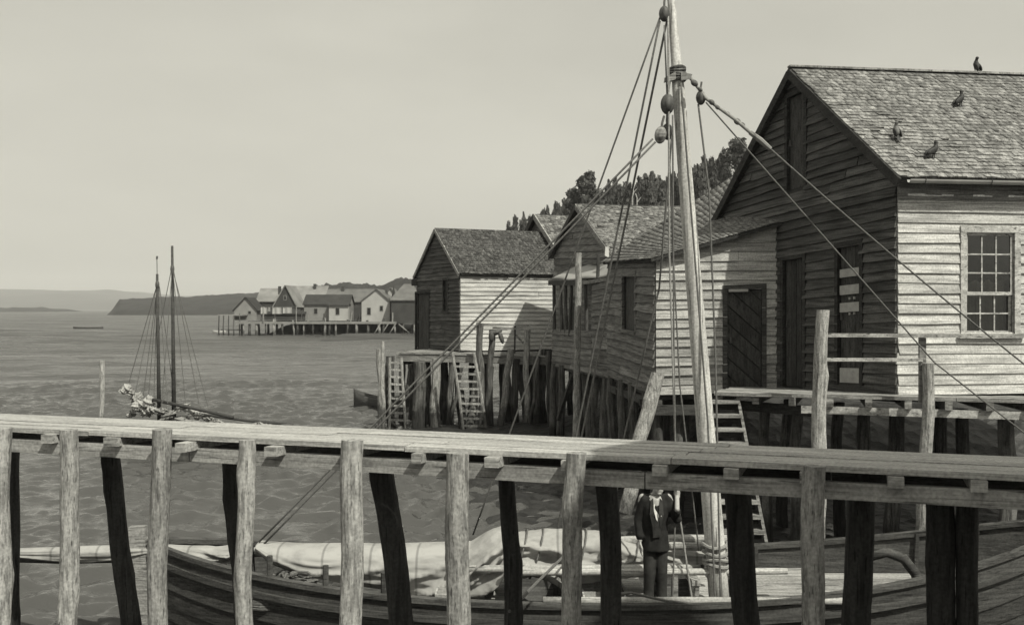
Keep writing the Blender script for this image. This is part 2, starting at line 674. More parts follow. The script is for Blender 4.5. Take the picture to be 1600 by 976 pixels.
def water_mat():
    m, n, l, b = new_mat('water')
    b.inputs['Base Color'].default_value = g(0.095)
    b.inputs['Roughness'].default_value = 0.05
    b.inputs['IOR'].default_value = 1.33
    tc = n.new('ShaderNodeTexCoord')
    mp = n.new('ShaderNodeMapping')
    mp.inputs['Rotation'].default_value = (0, 0, 0.25)
    mp.inputs['Scale'].default_value = (0.55, 1.0, 1.0)
    l.new(tc.outputs['Object'], mp.inputs[0])
    # beyond the reach of the modelled waves the relief takes over
    sx = n.new('ShaderNodeSeparateXYZ')
    l.new(tc.outputs['Object'], sx.inputs[0])
    lod = n.new('ShaderNodeMapRange')
    lod.inputs[1].default_value = 22
    lod.inputs[2].default_value = 75
    lod.inputs[3].default_value = 0.12
    lod.inputs[4].default_value = 1.0
    l.new(sx.outputs[1], lod.inputs[0])
    # waves too small to model far out show as roughness, uneven with the gusts
    rg = n.new('ShaderNodeMapRange')
    rg.inputs[1].default_value = 20
    rg.inputs[2].default_value = 130
    rg.inputs[3].default_value = 0.06
    rg.inputs[4].default_value = 0.40
    l.new(sx.outputs[1], rg.inputs[0])
    gm = n.new('ShaderNodeMapping')
    gm.inputs['Scale'].default_value = (0.035, 0.10, 1.0)
    l.new(tc.outputs['Object'], gm.inputs[0])
    gn = n.new('ShaderNodeTexNoise')
    gn.inputs['Scale'].default_value = 1.0
    gn.inputs['Detail'].default_value = 6
    gn.inputs['Roughness'].default_value = 0.7
    l.new(gm.outputs[0], gn.inputs[0])
    gr = n.new('ShaderNodeMapRange')
    gr.inputs[1].default_value = 0.3
    gr.inputs[2].default_value = 0.7
    gr.inputs[3].default_value = 0.35
    gr.inputs[4].default_value = 1.5
    l.new(gn.outputs[0], gr.inputs[0])
    rm = n.new('ShaderNodeMath')
    rm.operation = 'MULTIPLY'
    l.new(rg.outputs[0], rm.inputs[0])
    l.new(gr.outputs[0], rm.inputs[1])
    l.new(rm.outputs[0], b.inputs['Roughness'])
    prev = None
    for s, st, dist in ((0.12, 0.9, 1.0), (0.45, 0.9, 0.60), (0.95, 0.9, 0.34), (4.0, 0.9, 0.050)):
        nz = n.new('ShaderNodeTexNoise')
        nz.inputs['Scale'].default_value = s
        nz.inputs['Detail'].default_value = 4
        nz.inputs['Roughness'].default_value = 0.55
        nz.inputs['Distortion'].default_value = 0.6
        l.new(mp.outputs[0], nz.inputs[0])
        bp = n.new('ShaderNodeBump')
        bp.inputs['Strength'].default_value = st
        bp.inputs['Distance'].default_value = dist
        if s < 1:
            mh_ = n.new('ShaderNodeMath')
            mh_.operation = 'MULTIPLY'
            l.new(nz.outputs[0], mh_.inputs[0])
            l.new(lod.outputs[0], mh_.inputs[1])
            l.new(mh_.outputs[0], bp.inputs['Height'])
        else:
            l.new(nz.outputs[0], bp.inputs['Height'])
        if prev is not None:
            l.new(prev.outputs[0], bp.inputs['Normal'])
        prev = bp
    l.new(prev.outputs[0], b.inputs['Normal'])
    return m


M['water'] = water_mat()


def mud_mat():
    m, n, l, b = new_mat('wet_mud')
    tc = n.new('ShaderNodeTexCoord')
    vo = n.new('ShaderNodeTexVoronoi')
    vo.inputs['Scale'].default_value = 3.2
    l.new(tc.outputs['Object'], vo.inputs[0])
    nz = n.new('ShaderNodeTexNoise')
    nz.inputs['Scale'].default_value = 1.4
    nz.inputs['Detail'].default_value = 8
    nz.inputs['Roughness'].default_value = 0.7
    l.new(tc.outputs['Object'], nz.inputs[0])
    cr = n.new('ShaderNodeValToRGB')
    cr.color_ramp.elements[0].position = 0.38
    cr.color_ramp.elements[0].color = g(0.009)
    cr.color_ramp.elements[1].position = 0.68
    cr.color_ramp.elements[1].color = g(0.05)
    l.new(nz.outputs[0], cr.inputs[0])
    l.new(cr.outputs[0], b.inputs['Base Color'])
    mu = n.new('ShaderNodeMath')
    mu.operation = 'ADD'
    l.new(nz.outputs[0], mu.inputs[0])
    l.new(vo.outputs['Distance'], mu.inputs[1])
    bp = n.new('ShaderNodeBump')
    bp.inputs['Strength'].default_value = 0.9
    bp.inputs['Distance'].default_value = 0.12
    l.new(mu.outputs[0], bp.inputs['Height'])
    l.new(bp.outputs[0], b.inputs['Normal'])
    b.inputs['Roughness'].default_value = 0.5
    return m


M['mud'] = mud_mat()
M['grass_hill'] = plain('grass_hill', 0.07, noise=0.5, scale=0.12)
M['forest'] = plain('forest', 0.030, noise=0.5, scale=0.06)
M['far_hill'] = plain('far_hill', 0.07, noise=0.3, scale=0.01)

# footprint (x0, x1, y0, y1) and eaves/ridge heights of the quay warehouse behind the camera
WHX = (4.40, 10.40, -9.0, 3.2)
WHZ = (10.4, 13.2)

# ---------------------------------------------------------------- the setting: water, shore, hills, haze
def structure(o):
    o['kind'] = 'structure'
    return o


def np_mesh(name, V, F, mat, smooth=True):
    me = bpy.data.meshes.new(name)
    nv, nf = len(V), len(F)
    k = F.shape[1]
    me.vertices.add(nv)
    me.vertices.foreach_set('co', np.asarray(V, dtype=np.float32).ravel())
    me.loops.add(nf * k)
    me.loops.foreach_set('vertex_index', np.asarray(F, dtype=np.int32).ravel())
    me.polygons.add(nf)
    me.polygons.foreach_set('loop_start', np.arange(0, nf * k, k, dtype=np.int32))
    me.polygons.foreach_set('loop_total', np.full(nf, k, dtype=np.int32))
    if smooth:
        me.polygons.foreach_set('use_smooth', np.ones(nf, dtype=bool))
    me.update(calc_edges=True)
    me.materials.append(mat)
    o = bpy.data.objects.new(name, me)
    COL.objects.link(o)
    return o


def grid_faces(nx, ny):
    i = np.arange(nx - 1)[None, :] + np.arange(ny - 1)[:, None] * nx
    i = i.ravel()
    return np.stack([i, i + 1, i + 1 + nx, i + nx], axis=1)


def vnoise(x, y, seed=0):
    """smooth value noise on numpy arrays, -1..1"""
    xi = np.floor(x).astype(np.int64)
    yi = np.floor(y).astype(np.int64)
    fx = x - xi
    fy = y - yi
    fx = fx * fx * (3 - 2 * fx)
    fy = fy * fy * (3 - 2 * fy)

    def h(a, b):
        n = (a * 374761393 + b * 668265263 + seed * 1442695041) & 0x7fffffff
        n = ((n ^ (n >> 13)) * 1274126177) & 0x7fffffff
        return ((n ^ (n >> 16)) & 0xffff) / 32767.5 - 1
    return (h(xi, yi) * (1 - fx) + h(xi + 1, yi) * fx) * (1 - fy) + (h(xi, yi + 1) * (1 - fx) + h(xi + 1, yi + 1) * fx) * fy


def fbm(x, y, seed=0, oct=4):
    s = 0
    a = 1.0
    for o in range(oct):
        s = s + a * vnoise(x * 2 ** o, y * 2 ** o, seed + o)
        a *= 0.5
    return s


def make_water():
    # rows get wider apart with distance, columns spread with the rows and run far out at the sides
    ys = [-60.0, -40.0, -25.0, -14.0]
    while ys[-1] < 8.5:
        ys.append(ys[-1] + 0.7)
    while ys[-1] < 5900:
        y = ys[-1]
        ys.append(y + (max(0.045, y * 0.0042) if y < 60 else y * 0.0075 if y < 200 else y * 0.02))
    ys = np.array(ys)
    nx = 600
    t = np.linspace(-1, 1, nx)
    wid = np.maximum(10, ys * 0.60 + 5)
    far = 40 + np.abs(ys) * 0.6
    Xg = wid[:, None] * t[None, :] + far[:, None] * (t ** 21)[None, :]
    Yg = np.repeat(ys[:, None], nx, axis=1)
    r = np.random.RandomState(3)
    Zg = np.zeros_like(Xg)
    cell = np.maximum(np.gradient(ys)[:, None], np.abs(np.gradient(Xg, axis=1)))
    wx = Xg + 0.5 * vnoise(Xg * 0.3, Yg * 0.3, 71) + 0.2 * vnoise(Xg * 0.9, Yg * 0.9, 72)
    wy = Yg + 0.6 * vnoise(Xg * 0.3 + 9, Yg * 0.3, 73) + 0.22 * vnoise(Xg * 0.9, Yg * 0.9 + 5, 74)
    gust = 0.75 + 0.45 * vnoise(Xg * 0.06, Yg * 0.045, 75) + 0.2 * vnoise(Xg * 0.2, Yg * 0.16, 76)
    N = 48
    for k in range(N):
        lam = 0.26 * (5.0 / 0.26) ** (k / (N - 1.0))
        wgt = math.exp(-(math.log(lam / 0.62) / 0.70) ** 2)
        th = r.normal(-1.30, 0.42 if lam > 0.7 else 0.7)
        slope = 0.32 * wgt * r.uniform(0.6, 1.3) + 0.008
        amp = slope * lam / (2 * math.pi)
        kx, ky = math.cos(th) * 2 * math.pi / lam, math.sin(th) * 2 * math.pi / lam
        ph = r.uniform(0, 6.28)
        fade = np.clip((lam / cell - 2.2) / 2.5, 0, 1)
        s = np.sin(kx * wx + ky * wy + ph)
        Zg += amp * fade * gust * (1.5 * np.abs(0.5 + 0.5 * s) ** 2.1 - 0.5)
    for k in range(18):
        lam = 2.2 * (11.0 / 2.2) ** (k / 17.0)
        th = r.normal(-1.40, 0.28)
        amp = 0.060 * r.uniform(0.6, 1.3) * lam / (2 * math.pi)
        kx, ky = math.cos(th) * 2 * math.pi / lam, math.sin(th) * 2 * math.pi / lam
        fade = np.clip((lam / cell - 2.0) / 2.0, 0, 1) * np.clip((Yg - 22) / 40, 0.05, 1)
        grp = np.clip(0.5 + 1.1 * vnoise(Xg / (lam * 4), Yg / (lam * 2.5), 90 + k), 0, 1.6)
        s = np.sin(kx * (Xg + 1.5 * vnoise(Xg * 0.08, Yg * 0.08, 81)) + ky * (Yg + 2.0 * vnoise(Xg * 0.07, Yg * 0.07, 82)) + r.uniform(0, 6.28))
        Zg += amp * fade * grp * (1.5 * np.abs(0.5 + 0.5 * s) ** 1.8 - 0.55)
    V = np.stack([Xg, Yg, Zg], axis=-1).reshape(-1, 3)
    o = np_mesh('water', V, grid_faces(nx, len(ys)), M['water'])
    return structure(o)


make_water()

# tidal shore under the buildings on the right
SHORE = [(-4.9, 34.5), (-3.4, 31), (-1.7, 25.0), (-0.4, 20.5), (2.2, 18.6), (4.4, 17.8), (9, 16.6), (60, 12), (90, 140), (30, 120),
         (12, 62), (3, 44), (-0.6, 39.5), (-3.2, 37)]


def shore_height(x, y):
    P = np.array(SHORE)
    inside = np.zeros_like(x, dtype=bool)
    dist = np.full_like(x, 1e9)
    n = len(P)
    for i in range(n):
        a = P[i]
        b = P[(i + 1) % n]
        c = ((a[1] > y) != (b[1] > y)) & (x < (b[0] - a[0]) * (y - a[1]) / (b[1] - a[1] + 1e-9) + a[0])
        inside ^= c
        ab = b - a
        t = np.clip(((x - a[0]) * ab[0] + (y - a[1]) * ab[1]) / (ab @ ab), 0, 1)
        dist = np.minimum(dist, np.hypot(x - a[0] - t * ab[0], y - a[1] - t * ab[1]))
    d = np.where(inside, dist, -dist)
    z = np.where(d > 0, np.minimum(0.075 * d, 1.4), np.maximum(0.16 * d, -1.0))
    ss = lambda t: np.clip(t, 0, 1) ** 2 * (3 - 2 * np.clip(t, 0, 1))
    z = z + 1.3 * ss((y - 20.5) / 3.5) * ss((x - 2.2) / 2.5)
    return z + 0.02 + 0.07 * fbm(x * 0.9, y * 0.9, 5) + 0.035 * fbm(x * 3.1, y * 3.1, 9)


def gz(x, y):
    return float(shore_height(np.array([float(x)]), np.array([float(y)]))[0])


ax = np.concatenate([np.arange(-9, 14, 0.16), np.arange(14, 92, 1.2)])
ay = np.concatenate([np.arange(13, 46, 0.16), np.arange(46, 142, 1.2)])
gx, gy = np.meshgrid(ax, ay)
V = np.stack([gx, gy, shore_height(gx, gy)], axis=-1).reshape(-1, 3)
structure(np_mesh('tidal_shore', V, grid_faces(len(ax), len(ay)), M['mud']))

# wooded rise behind the houses
hx = np.linspace(-25, 190, 110)
hy = np.linspace(88, 330, 90)
gx, gy = np.meshgrid(hx, hy)


def hill_z(x, y):
    rise = np.clip((y - 92) / 75, 0, 1)
    rise = rise * rise * (3 - 2 * rise)
    side = np.clip((x + 8) / 45, 0, 1)
    side = side * side * (3 - 2 * side)
    return -1.2 + rise * (1.5 + side * 18.5) + 0.5 * fbm(x * 0.05, y * 0.05, 2)


V = np.stack([gx, gy, hill_z(gx, gy)], axis=-1).reshape(-1, 3)
structure(np_mesh('hill', V, grid_faces(len(hx), len(hy)), M['grass_hill']))


def ridge_land(name, prof, d, depth, mat, bump, bs, seed, base=-1.2, n=260, rows=26, taper=0.0):
    """long wooded land whose skyline follows prof = [(px, py)]; real depth behind it"""
    dc = d + depth * 0.42
    xs = np.linspace(X(prof[0][0], dc), X(prof[-1][0], dc), n)
    pz = np.interp(xs, [X(p[0], dc) for p in prof], [Zat(p[1], dc) for p in prof])
    v = np.linspace(0, 1, rows)
    prof_v = np.sin(np.clip(v * 1.15, 0, 1) * math.pi / 2) ** 0.55
    prof_v = np.where(v > 0.9, prof_v * (1 - (v - 0.9) * 6), prof_v)
    gx = np.repeat(xs[None, :], rows, 0)
    gy = d + depth * (v[:, None] - 0.35) + 0 * gx
    gz_ = base + (pz[None, :] - base) * prof_v[:, None]
    gz_ = gz_ + bump * fbm(gx * bs, gy * bs, seed) * prof_v[:, None] * np.clip((pz[None, :] - base) / 8, 0, 1)
    # tuck the ends into the water
    e = np.minimum(np.arange(n), np.arange(n)[::-1]) / 6.0
    gz_ = np.where(e[None, :] < 1, base + (gz_ - base) * np.clip(e[None, :], 0, 1), gz_)
    # the left end draws back towards the shore behind it
    if taper:
        e2 = (np.arange(n)[None, :] / n - taper * (1 - v[:, None])) * n / 12.0
        gz_ = np.where(e2 < 1, base + (gz_ - base) * np.clip(e2, 0, 1), gz_)
    V = np.stack([gx, gy, gz_], axis=-1).reshape(-1, 3)
    return structure(np_mesh(name, V, grid_faces(n, rows), mat))


ridge_land('headland', [(139, 478), (160, 471), (200, 468), (250, 465), (300, 464), (360, 460), (400, 458), (440, 455), (470, 452), (700, 448)], 720, 190,
           M['forest'], 0.8, 0.16, 4, n=420, taper=0.25)
ridge_land('village_hill', [(455, 458), (500, 450), (520, 445), (545, 443), (575, 448), (600, 447), (625, 438), (650, 436), (700, 430), (780, 425)], 330, 110,
           M['forest'], 1.3, 0.25, 6, n=300, taper=0.3)
ridge_land('village_bank', [(470, 500), (500, 498), (560, 497), (640, 494), (700, 490)], 170, 50, M['grass_hill'], 0.3, 0.2, 7, base=-1.0, n=90)
ridge_land('low_point', [(-160, 484), (-60, 482), (40, 481), (80, 482), (113, 486)], 1300, 260, M['forest'], 1.5, 0.05, 8)
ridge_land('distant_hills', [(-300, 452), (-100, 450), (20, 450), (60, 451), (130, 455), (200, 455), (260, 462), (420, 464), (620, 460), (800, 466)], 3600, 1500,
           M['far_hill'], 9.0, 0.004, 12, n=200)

# the damp air over the bay
mh = bpy.data.materials.new('haze')
mh.use_nodes = True
hn = mh.node_tree.nodes
hn.remove(hn['Principled BSDF'])
pv = hn.new('ShaderNodeVolumePrincipled')
pv.inputs['Color'].default_value = (0.98, 0.98, 0.97, 1)
pv.inputs['Density'].default_value = 0.00020
pv.inputs['Anisotropy'].default_value = 0.0
mh.node_tree.links.new(pv.outputs[0], hn['Material Output'].inputs['Volume'])
hv, hf = box(-6000, 6000, -120, 6000, -4, 190)
hz = mesh_obj('haze', hv, hf, mh, kind='stuff')
hz['label'] = 'thin pale haze hanging over the bay and far hills'
hz['category'] = 'haze'

# ---------------------------------------------------------------- builders for walls and roofs
UP = Vector((0, 0, 1))


class Wall:
    """clapboard wall; B0-B1 left to right seen from outside, T0/T1 the eaves above them"""
    def __init__(self, B0, B1, T0, T1, peak=None):
        self.B0, self.B1, self.T0, self.T1 = map(Vector, (B0, B1, T0, T1))
        self.L = ((self.B1 - self.B0).length)
        self.H = ((self.T0 - self.B0).length + (self.T1 - self.B1).length) / 2
        self.ex = (self.B1 - self.B0).normalized()
        self.n = self.ex.cross(UP).normalized()
        self.peak = peak                     # (u, height above base in wall metres)

    def W(self, u, h, off=0.0):
        b = self.B0.lerp(self.B1, u)
        t = self.T0.lerp(self.T1, u)
        return b + (t - b) * (h / self.H) + self.n * off

    def lim(self, h):
        if self.peak is None or h <= self.H:
            return 0.0, 1.0
        k = min(1.0, (h - self.H) / (self.peak[1] - self.H))
        return k * self.peak[0], 1 - k * (1 - self.peak[0])

    def top(self):
        return self.peak[1] if self.peak else self.H

    def uv(self, px, py):
        """wall coordinates of the spot the photograph shows at (px, py)"""
        dirv = Vector(((px - 800) / FOC, 1, -(py - HOR) / FOC))
        o = Vector((0, 0, EYE))
        t = (self.B0 - o).dot(self.n) / dirv.dot(self.n)
        p = o + dirv * t
        q = p - self.B0
        exh = Vector((self.B1.x - self.B0.x, self.B1.y - self.B0.y, 0))
        u = Vector((q.x, q.y, 0)).dot(exh) / exh.length_squared
        b = self.B0.lerp(self.B1, u)
        tt = self.T0.lerp(self.T1, u)
        return u, (p.z - b.z) / (tt.z - b.z) * self.H

    def rect(self, x0, y0, x1, y1):
        a = self.uv(x0, y1)
        b = self.uv(x1, y0)
        return (min(a[0], b[0]), max(a[0], b[0]), a[1], b[1])


def cut(u0, u1, holes):
    seg = [(u0, u1)]
    for a, b in holes:
        out = []
        for s, e in seg:
            if b <= s or a >= e:
                out.append((s, e))
                continue
            if a > s:
                out.append((s, a))
            if b < e:
                out.append((b, e))
        seg = out
    return [(s, e) for s, e in seg if e - s > 0.004]


def clap_wall(thing_o, w, spacing, mat, openings=(), seed=0, thick=0.028, joint=0.35, base_break=0.0, sheath=0.07, wave=0.004,
              individual=True):
    r = random.Random(seed)
    # sheathing, cut round the openings
    mb = MB()
    us = sorted(set([0.0, 1.0] + [x for o in openings for x in o[:2]] + ([w.peak[0]] if w.peak else [])))
    us = [u for u in us if -1e-6 <= u <= 1 + 1e-6]
    for a, b in zip(us[:-1], us[1:]):
        um = (a + b) / 2

        def roof_h(u):
            if not w.peak:
                return w.H
            pu, ph = w.peak
            k = u / pu if u <= pu else (1 - u) / (1 - pu)
            return w.H + (ph - w.H) * k
        hs = cut(-0.0, 99, [(o[2], o[3]) for o in openings if o[0] <= um <= o[1]])
        for h0, h1 in hs:
            ha, hb = min(h1, roof_h(a)), min(h1, roof_h(b))
            if max(ha, hb) - h0 < 0.01:
                continue
            ha, hb = max(ha, h0 + 0.001), max(hb, h0 + 0.001)
            mb.add(hexa([w.W(a, h0, -sheath), w.W(b, h0, -sheath), w.W(b, h0, -0.004), w.W(a, h0, -0.004),
                         w.W(a, ha, -sheath), w.W(b, hb, -sheath), w.W(b, hb, -0.004), w.W(a, ha, -0.004)]))
    wall_o = mb.build('wall', M['sheathing'], thing_o)
    rows = int(math.ceil(w.top() / spacing))
    field = MB()
    for i in range(rows):
        h0 = i * spacing
        h1 = min((i + 1) * spacing + 0.018, w.top() - 0.002)
        if h1 - h0 < 0.02:
            continue
        l0, r0 = w.lim(h0)
        l1, r1 = w.lim(h1)
        hm = (h0 + h1) / 2
        holes = [(o[0], o[1]) for o in openings if o[2] < hm < o[3]]
        segs = cut(l0, r0, holes)
        out = []
        for s, e in segs:
            if (e - s) * w.L > 1.6 and r.random() < joint:
                m = s + (e - s) * r.uniform(0.3, 0.7)
                out += [(s, m - 0.0015), (m + 0.0015, e)]
            else:
                out.append((s, e))
        for s, e in out:
            if (e - s) * w.L < 0.03:
                continue
            n = max(1, min(5, int((e - s) * w.L / 0.55)))
            sl = r.uniform(-0.006, 0.006)
            tb = thick * r.uniform(0.75, 1.25)
            v = []
            es = (r.uniform(-1, 1) * base_break) if i < 5 else 0
            for k in range(n + 1):
                u = s + (e - s) * k / n
                if k == 0 and s <= l0 + 1e-6:
                    ut = max(u, l1)
                    ub = u + es / w.L
                elif k == n and e >= r0 - 1e-6:
                    ut = min(u, r1)
                    ub = u
                else:
                    ut = min(max(u, l1), r1)
                    ub = u
                dz = sl * (k / n - 0.5) * 2 + r.uniform(-wave, wave)
                to = tb + r.uniform(-0.004, 0.004)
                v += [w.W(ub, h0 + dz, -0.002), w.W(ub, h0 + dz, to), w.W(ut, h1, 0.010), w.W(ut, h1, -0.002)]
            f = []
            for k in range(n):
                o = k * 4
                for a in range(4):
                    b = (a + 1) % 4
                    f.append((o + a, o + 4 + a, o + 4 + b, o + b))
            f.append((0, 1, 2, 3))
            o = n * 4
            f.append((o + 3, o + 2, o + 1, o))
            if individual:
                mesh_obj('board', v, f, mat, wall_o)
            else:
                field.add((v, f))
    if not individual:
        field.build('boarding', mat, wall_o, kind='stuff')
    return wall_o


def roof_patch(thing_o, E0, E1, R1, R0, exposure, width, mat, mat_field=None, n_single=0, seed=0, thick=0.10, lift=0.016, rag=0.03,
               slab_mat=None, messy=1.0, under=0.02, jit_len=0.0):
    """shingled slope: E0-E1 eave left to right seen from outside, R0/R1 the ridge above"""
    E0, E1, R1, R0 = map(Vector, (E0, E1, R1, R0))
    r = random.Random(seed)
    nrm = (E1 - E0).cross(R0 - E0).normalized()
    slab = MB()
    slab.add(hexa([E0 - nrm * (under + thick), E1 - nrm * (under + thick), R1 - nrm * (under + thick), R0 - nrm * (under + thick),
                   E0 - nrm * under, E1 - nrm * under, R1 - nrm * under, R0 - nrm * under]))
    roof_o = slab.build('roof', slab_mat or M['dark_trim'], thing_o)
    SL = ((R0 - E0).length + (R1 - E1).length) / 2
    WL = ((E1 - E0).length + (R1 - R0).length) / 2

    def S(a, b):
        return E0.lerp(E1, a).lerp(R0.lerp(R1, a), b)
    rows = int(SL / exposure)
    items = []
    for i in range(rows):
        b0 = i * exposure / SL
        x = -r.random() * width
        drift = r.uniform(-1, 1) * 0.010 * messy
        while x < WL:
            wdt = width * r.uniform(0.55, 1.45)
            a0 = max(0.0, x / WL)
            a1 = min(1.0, (x + wdt - 0.006) / WL)
            x += wdt
            if a1 - a0 < 0.004:
                continue
            low = b0 + (r.uniform(-1, 1) * 0.016 * messy + drift - (r.random() * rag if i == 0 else 0) - r.random() * jit_len) / SL
            hi = min(1.0, b0 + exposure * 1.25 / SL)
            up = lift * r.uniform(0.7, 1.5) + (0.02 * messy if r.random() < 0.06 else 0)
            tl = r.uniform(-0.006, 0.006) * messy
            q = [S(a0, low) - nrm * 0.004, S(a1, low) - nrm * 0.004, S(a1, hi) - nrm * 0.012, S(a0, hi) - nrm * 0.012,
                 S(a0, low) + nrm * (up + tl), S(a1, low) + nrm * (up - tl), S(a1, hi) + nrm * 0.003, S(a0, hi) + nrm * 0.003]
            items.append(q)
    if n_single:
        cp = Vector((0, 0, EYE))

        def key(q):
            c = (q[4] + q[6]) / 2
            pxx = 800 + c.x / c.y * FOC
            return (c - cp).length + (50 if pxx > 1606 else 0)
        items.sort(key=key)
        for q in items[:n_single]:
            mesh_obj('shingle', q, list(BOXF), mat, roof_o)
        items = items[n_single:]
    if items:
        V = np.array([[tuple(p) for p in q] for q in items], dtype=np.float32).reshape(-1, 3)
        bf = np.array(BOXF)
        F = (bf[None, :, :] + (np.arange(len(items)) * 8)[:, None, None]).reshape(-1, 4)
        o = np_mesh('shingle_field', V, F, mat_field or mat, smooth=False)
        o.parent = roof_o
        o['kind'] = 'stuff'
    return roof_o


def clip_poly(poly, x0, x1, z0, z1):
    def cl(p, inside, inter):
        out = []
        for i in range(len(p)):
            a, b = p[i], p[(i + 1) % len(p)]
            ia, ib = inside(a), inside(b)
            if ia:
                out.append(a)
            if ia != ib:
                out.append(inter(a, b))
        return out

    def ix(c):
        return lambda a, b: (c, a[1] + (b[1] - a[1]) * (c - a[0]) / (b[0] - a[0]))

    def iz(c):
        return lambda a, b: (a[0] + (b[0] - a[0]) * (c - a[1]) / (b[1] - a[1]), c)
    for ins, it in ((lambda q: q[0] >= x0, ix(x0)), (lambda q: q[0] <= x1, ix(x1)), (lambda q: q[1] >= z0, iz(z0)), (lambda q: q[1] <= z1, iz(z1))):
        if not poly:
            return []
        poly = cl(poly, ins, it)
    return poly


def extrude_poly(pts, O, ex, ey, ez, y0, y1):
    n = len(pts)
    v = [O + ex * p[0] + ez * p[1] + ey * y0 for p in pts] + [O + ex * p[0] + ez * p[1] + ey * y1 for p in pts]
    f = [tuple(reversed(range(n))), tuple(range(n, 2 * n))]
    for i in range(n):
        j = (i + 1) % n
        f.append((i, j, n + j, n + i))
    return v, f


def local(w, rc):
    """frame at lower left of a wall rectangle: origin, axes, width, height"""
    O = w.W(rc[0], rc[2])
    A = w.W(rc[1], rc[2])
    C = w.W(rc[0], rc[3])
    ex = (A - O).normalized()
    ez = (C - O).normalized()
    return O, ex, w.n.copy(), ez, (A - O).length, (C - O).length


def casing(w, rc, t=0.07, proud=0.045, sill=True):
    O, ex, ey, ez, wd, ht = local(w, rc)
    mb = MB()
    mb.add(fbox(O, ex, ey, ez, -t, 0, -0.03, proud, 0, ht))
    mb.add(fbox(O, ex, ey, ez, wd, wd + t, -0.03, proud, 0, ht))
    mb.add(fbox(O, ex, ey, ez, -t, wd + t, -0.03, proud + 0.004, ht, ht + t))
    if sill:
        mb.add(fbox(O, ex, ey, ez, -t - 0.05, wd + t + 0.05, -0.03, proud + 0.05, -0.06, 0))
    return mb, (O, ex, ey, ez, wd, ht)


def plank_door(parent, w, rc, mat, style='vertical', n=5, seed=0, frame_mat=None, y=-0.03):
    mb, (O, ex, ey, ez, wd, ht) = casing(w, rc, 0.085, 0.050, sill=False)
    d = mb.build('door', frame_mat or M['dark_trim'], parent)
    r = random.Random(seed)
    if style == 'vertical':
        for i in range(n):
            t = r.uniform(-0.004, 0.006)
            mesh_obj('plank', *fbox(O, ex, ey, ez, wd * i / n + 0.004, wd * (i + 1) / n - 0.004, y - 0.03, y + 0.008 + t, 0.01, ht - 0.005), mat, d)
    else:
        a = math.radians(43)
        dv = (math.cos(a), -math.sin(a))
        nv = (math.sin(a), math.cos(a))
        span = wd * nv[0] + ht * nv[1]
        k = 0
        s = 0.0
        while s < span:
            e = s + 0.24
            c0 = [(nv[0] * q + dv[0] * m, nv[1] * q + dv[1] * m) for q, m in ((s, -6), (s, 6), (e - 0.018, 6), (e - 0.018, -6))]
            pol = clip_poly(c0, 0.004, wd - 0.004, 0.01, ht - 0.005)
            if len(pol) >= 3:
                t = r.uniform(-0.003, 0.005)
                # polygon order seen from outside must be counter-clockwise
                ar = sum(pol[i][0] * pol[(i + 1) % len(pol)][1] - pol[(i + 1) % len(pol)][0] * pol[i][1] for i in range(len(pol)))
                if ar < 0:
                    pol = pol[::-1]
                mesh_obj('plank', *extrude_poly(pol, O, ex, ey, ez, y - 0.03, y + 0.012 + t), mat, d)
            s = e
            k += 1
    mesh_obj('door_backing', *fbox(O, ex, ey, ez, 0, wd, y - 0.06, y - 0.032, 0, ht), M['sheathing'], d)
    mesh_obj('handle', *fbox(O, ex, ey, ez, wd * 0.08, wd * 0.08 + 0.03, y, y + 0.05, ht * 0.47, ht * 0.47 + 0.12), M['block'], d)
    return d


def rake_board(parent, P0, P1, w=0.14, t=0.035, out=(0, 0, 0), mat=None, name='rake_board'):
    return mesh_obj(name, *bar(Vector(P0) + Vector(out), Vector(P1) + Vector(out), t, w), mat or M['dark_trim'], parent)

# ---------------------------------------------------------------- gabled wooden houses
def V3(p, z):
    return Vector((p[0], p[1], z))


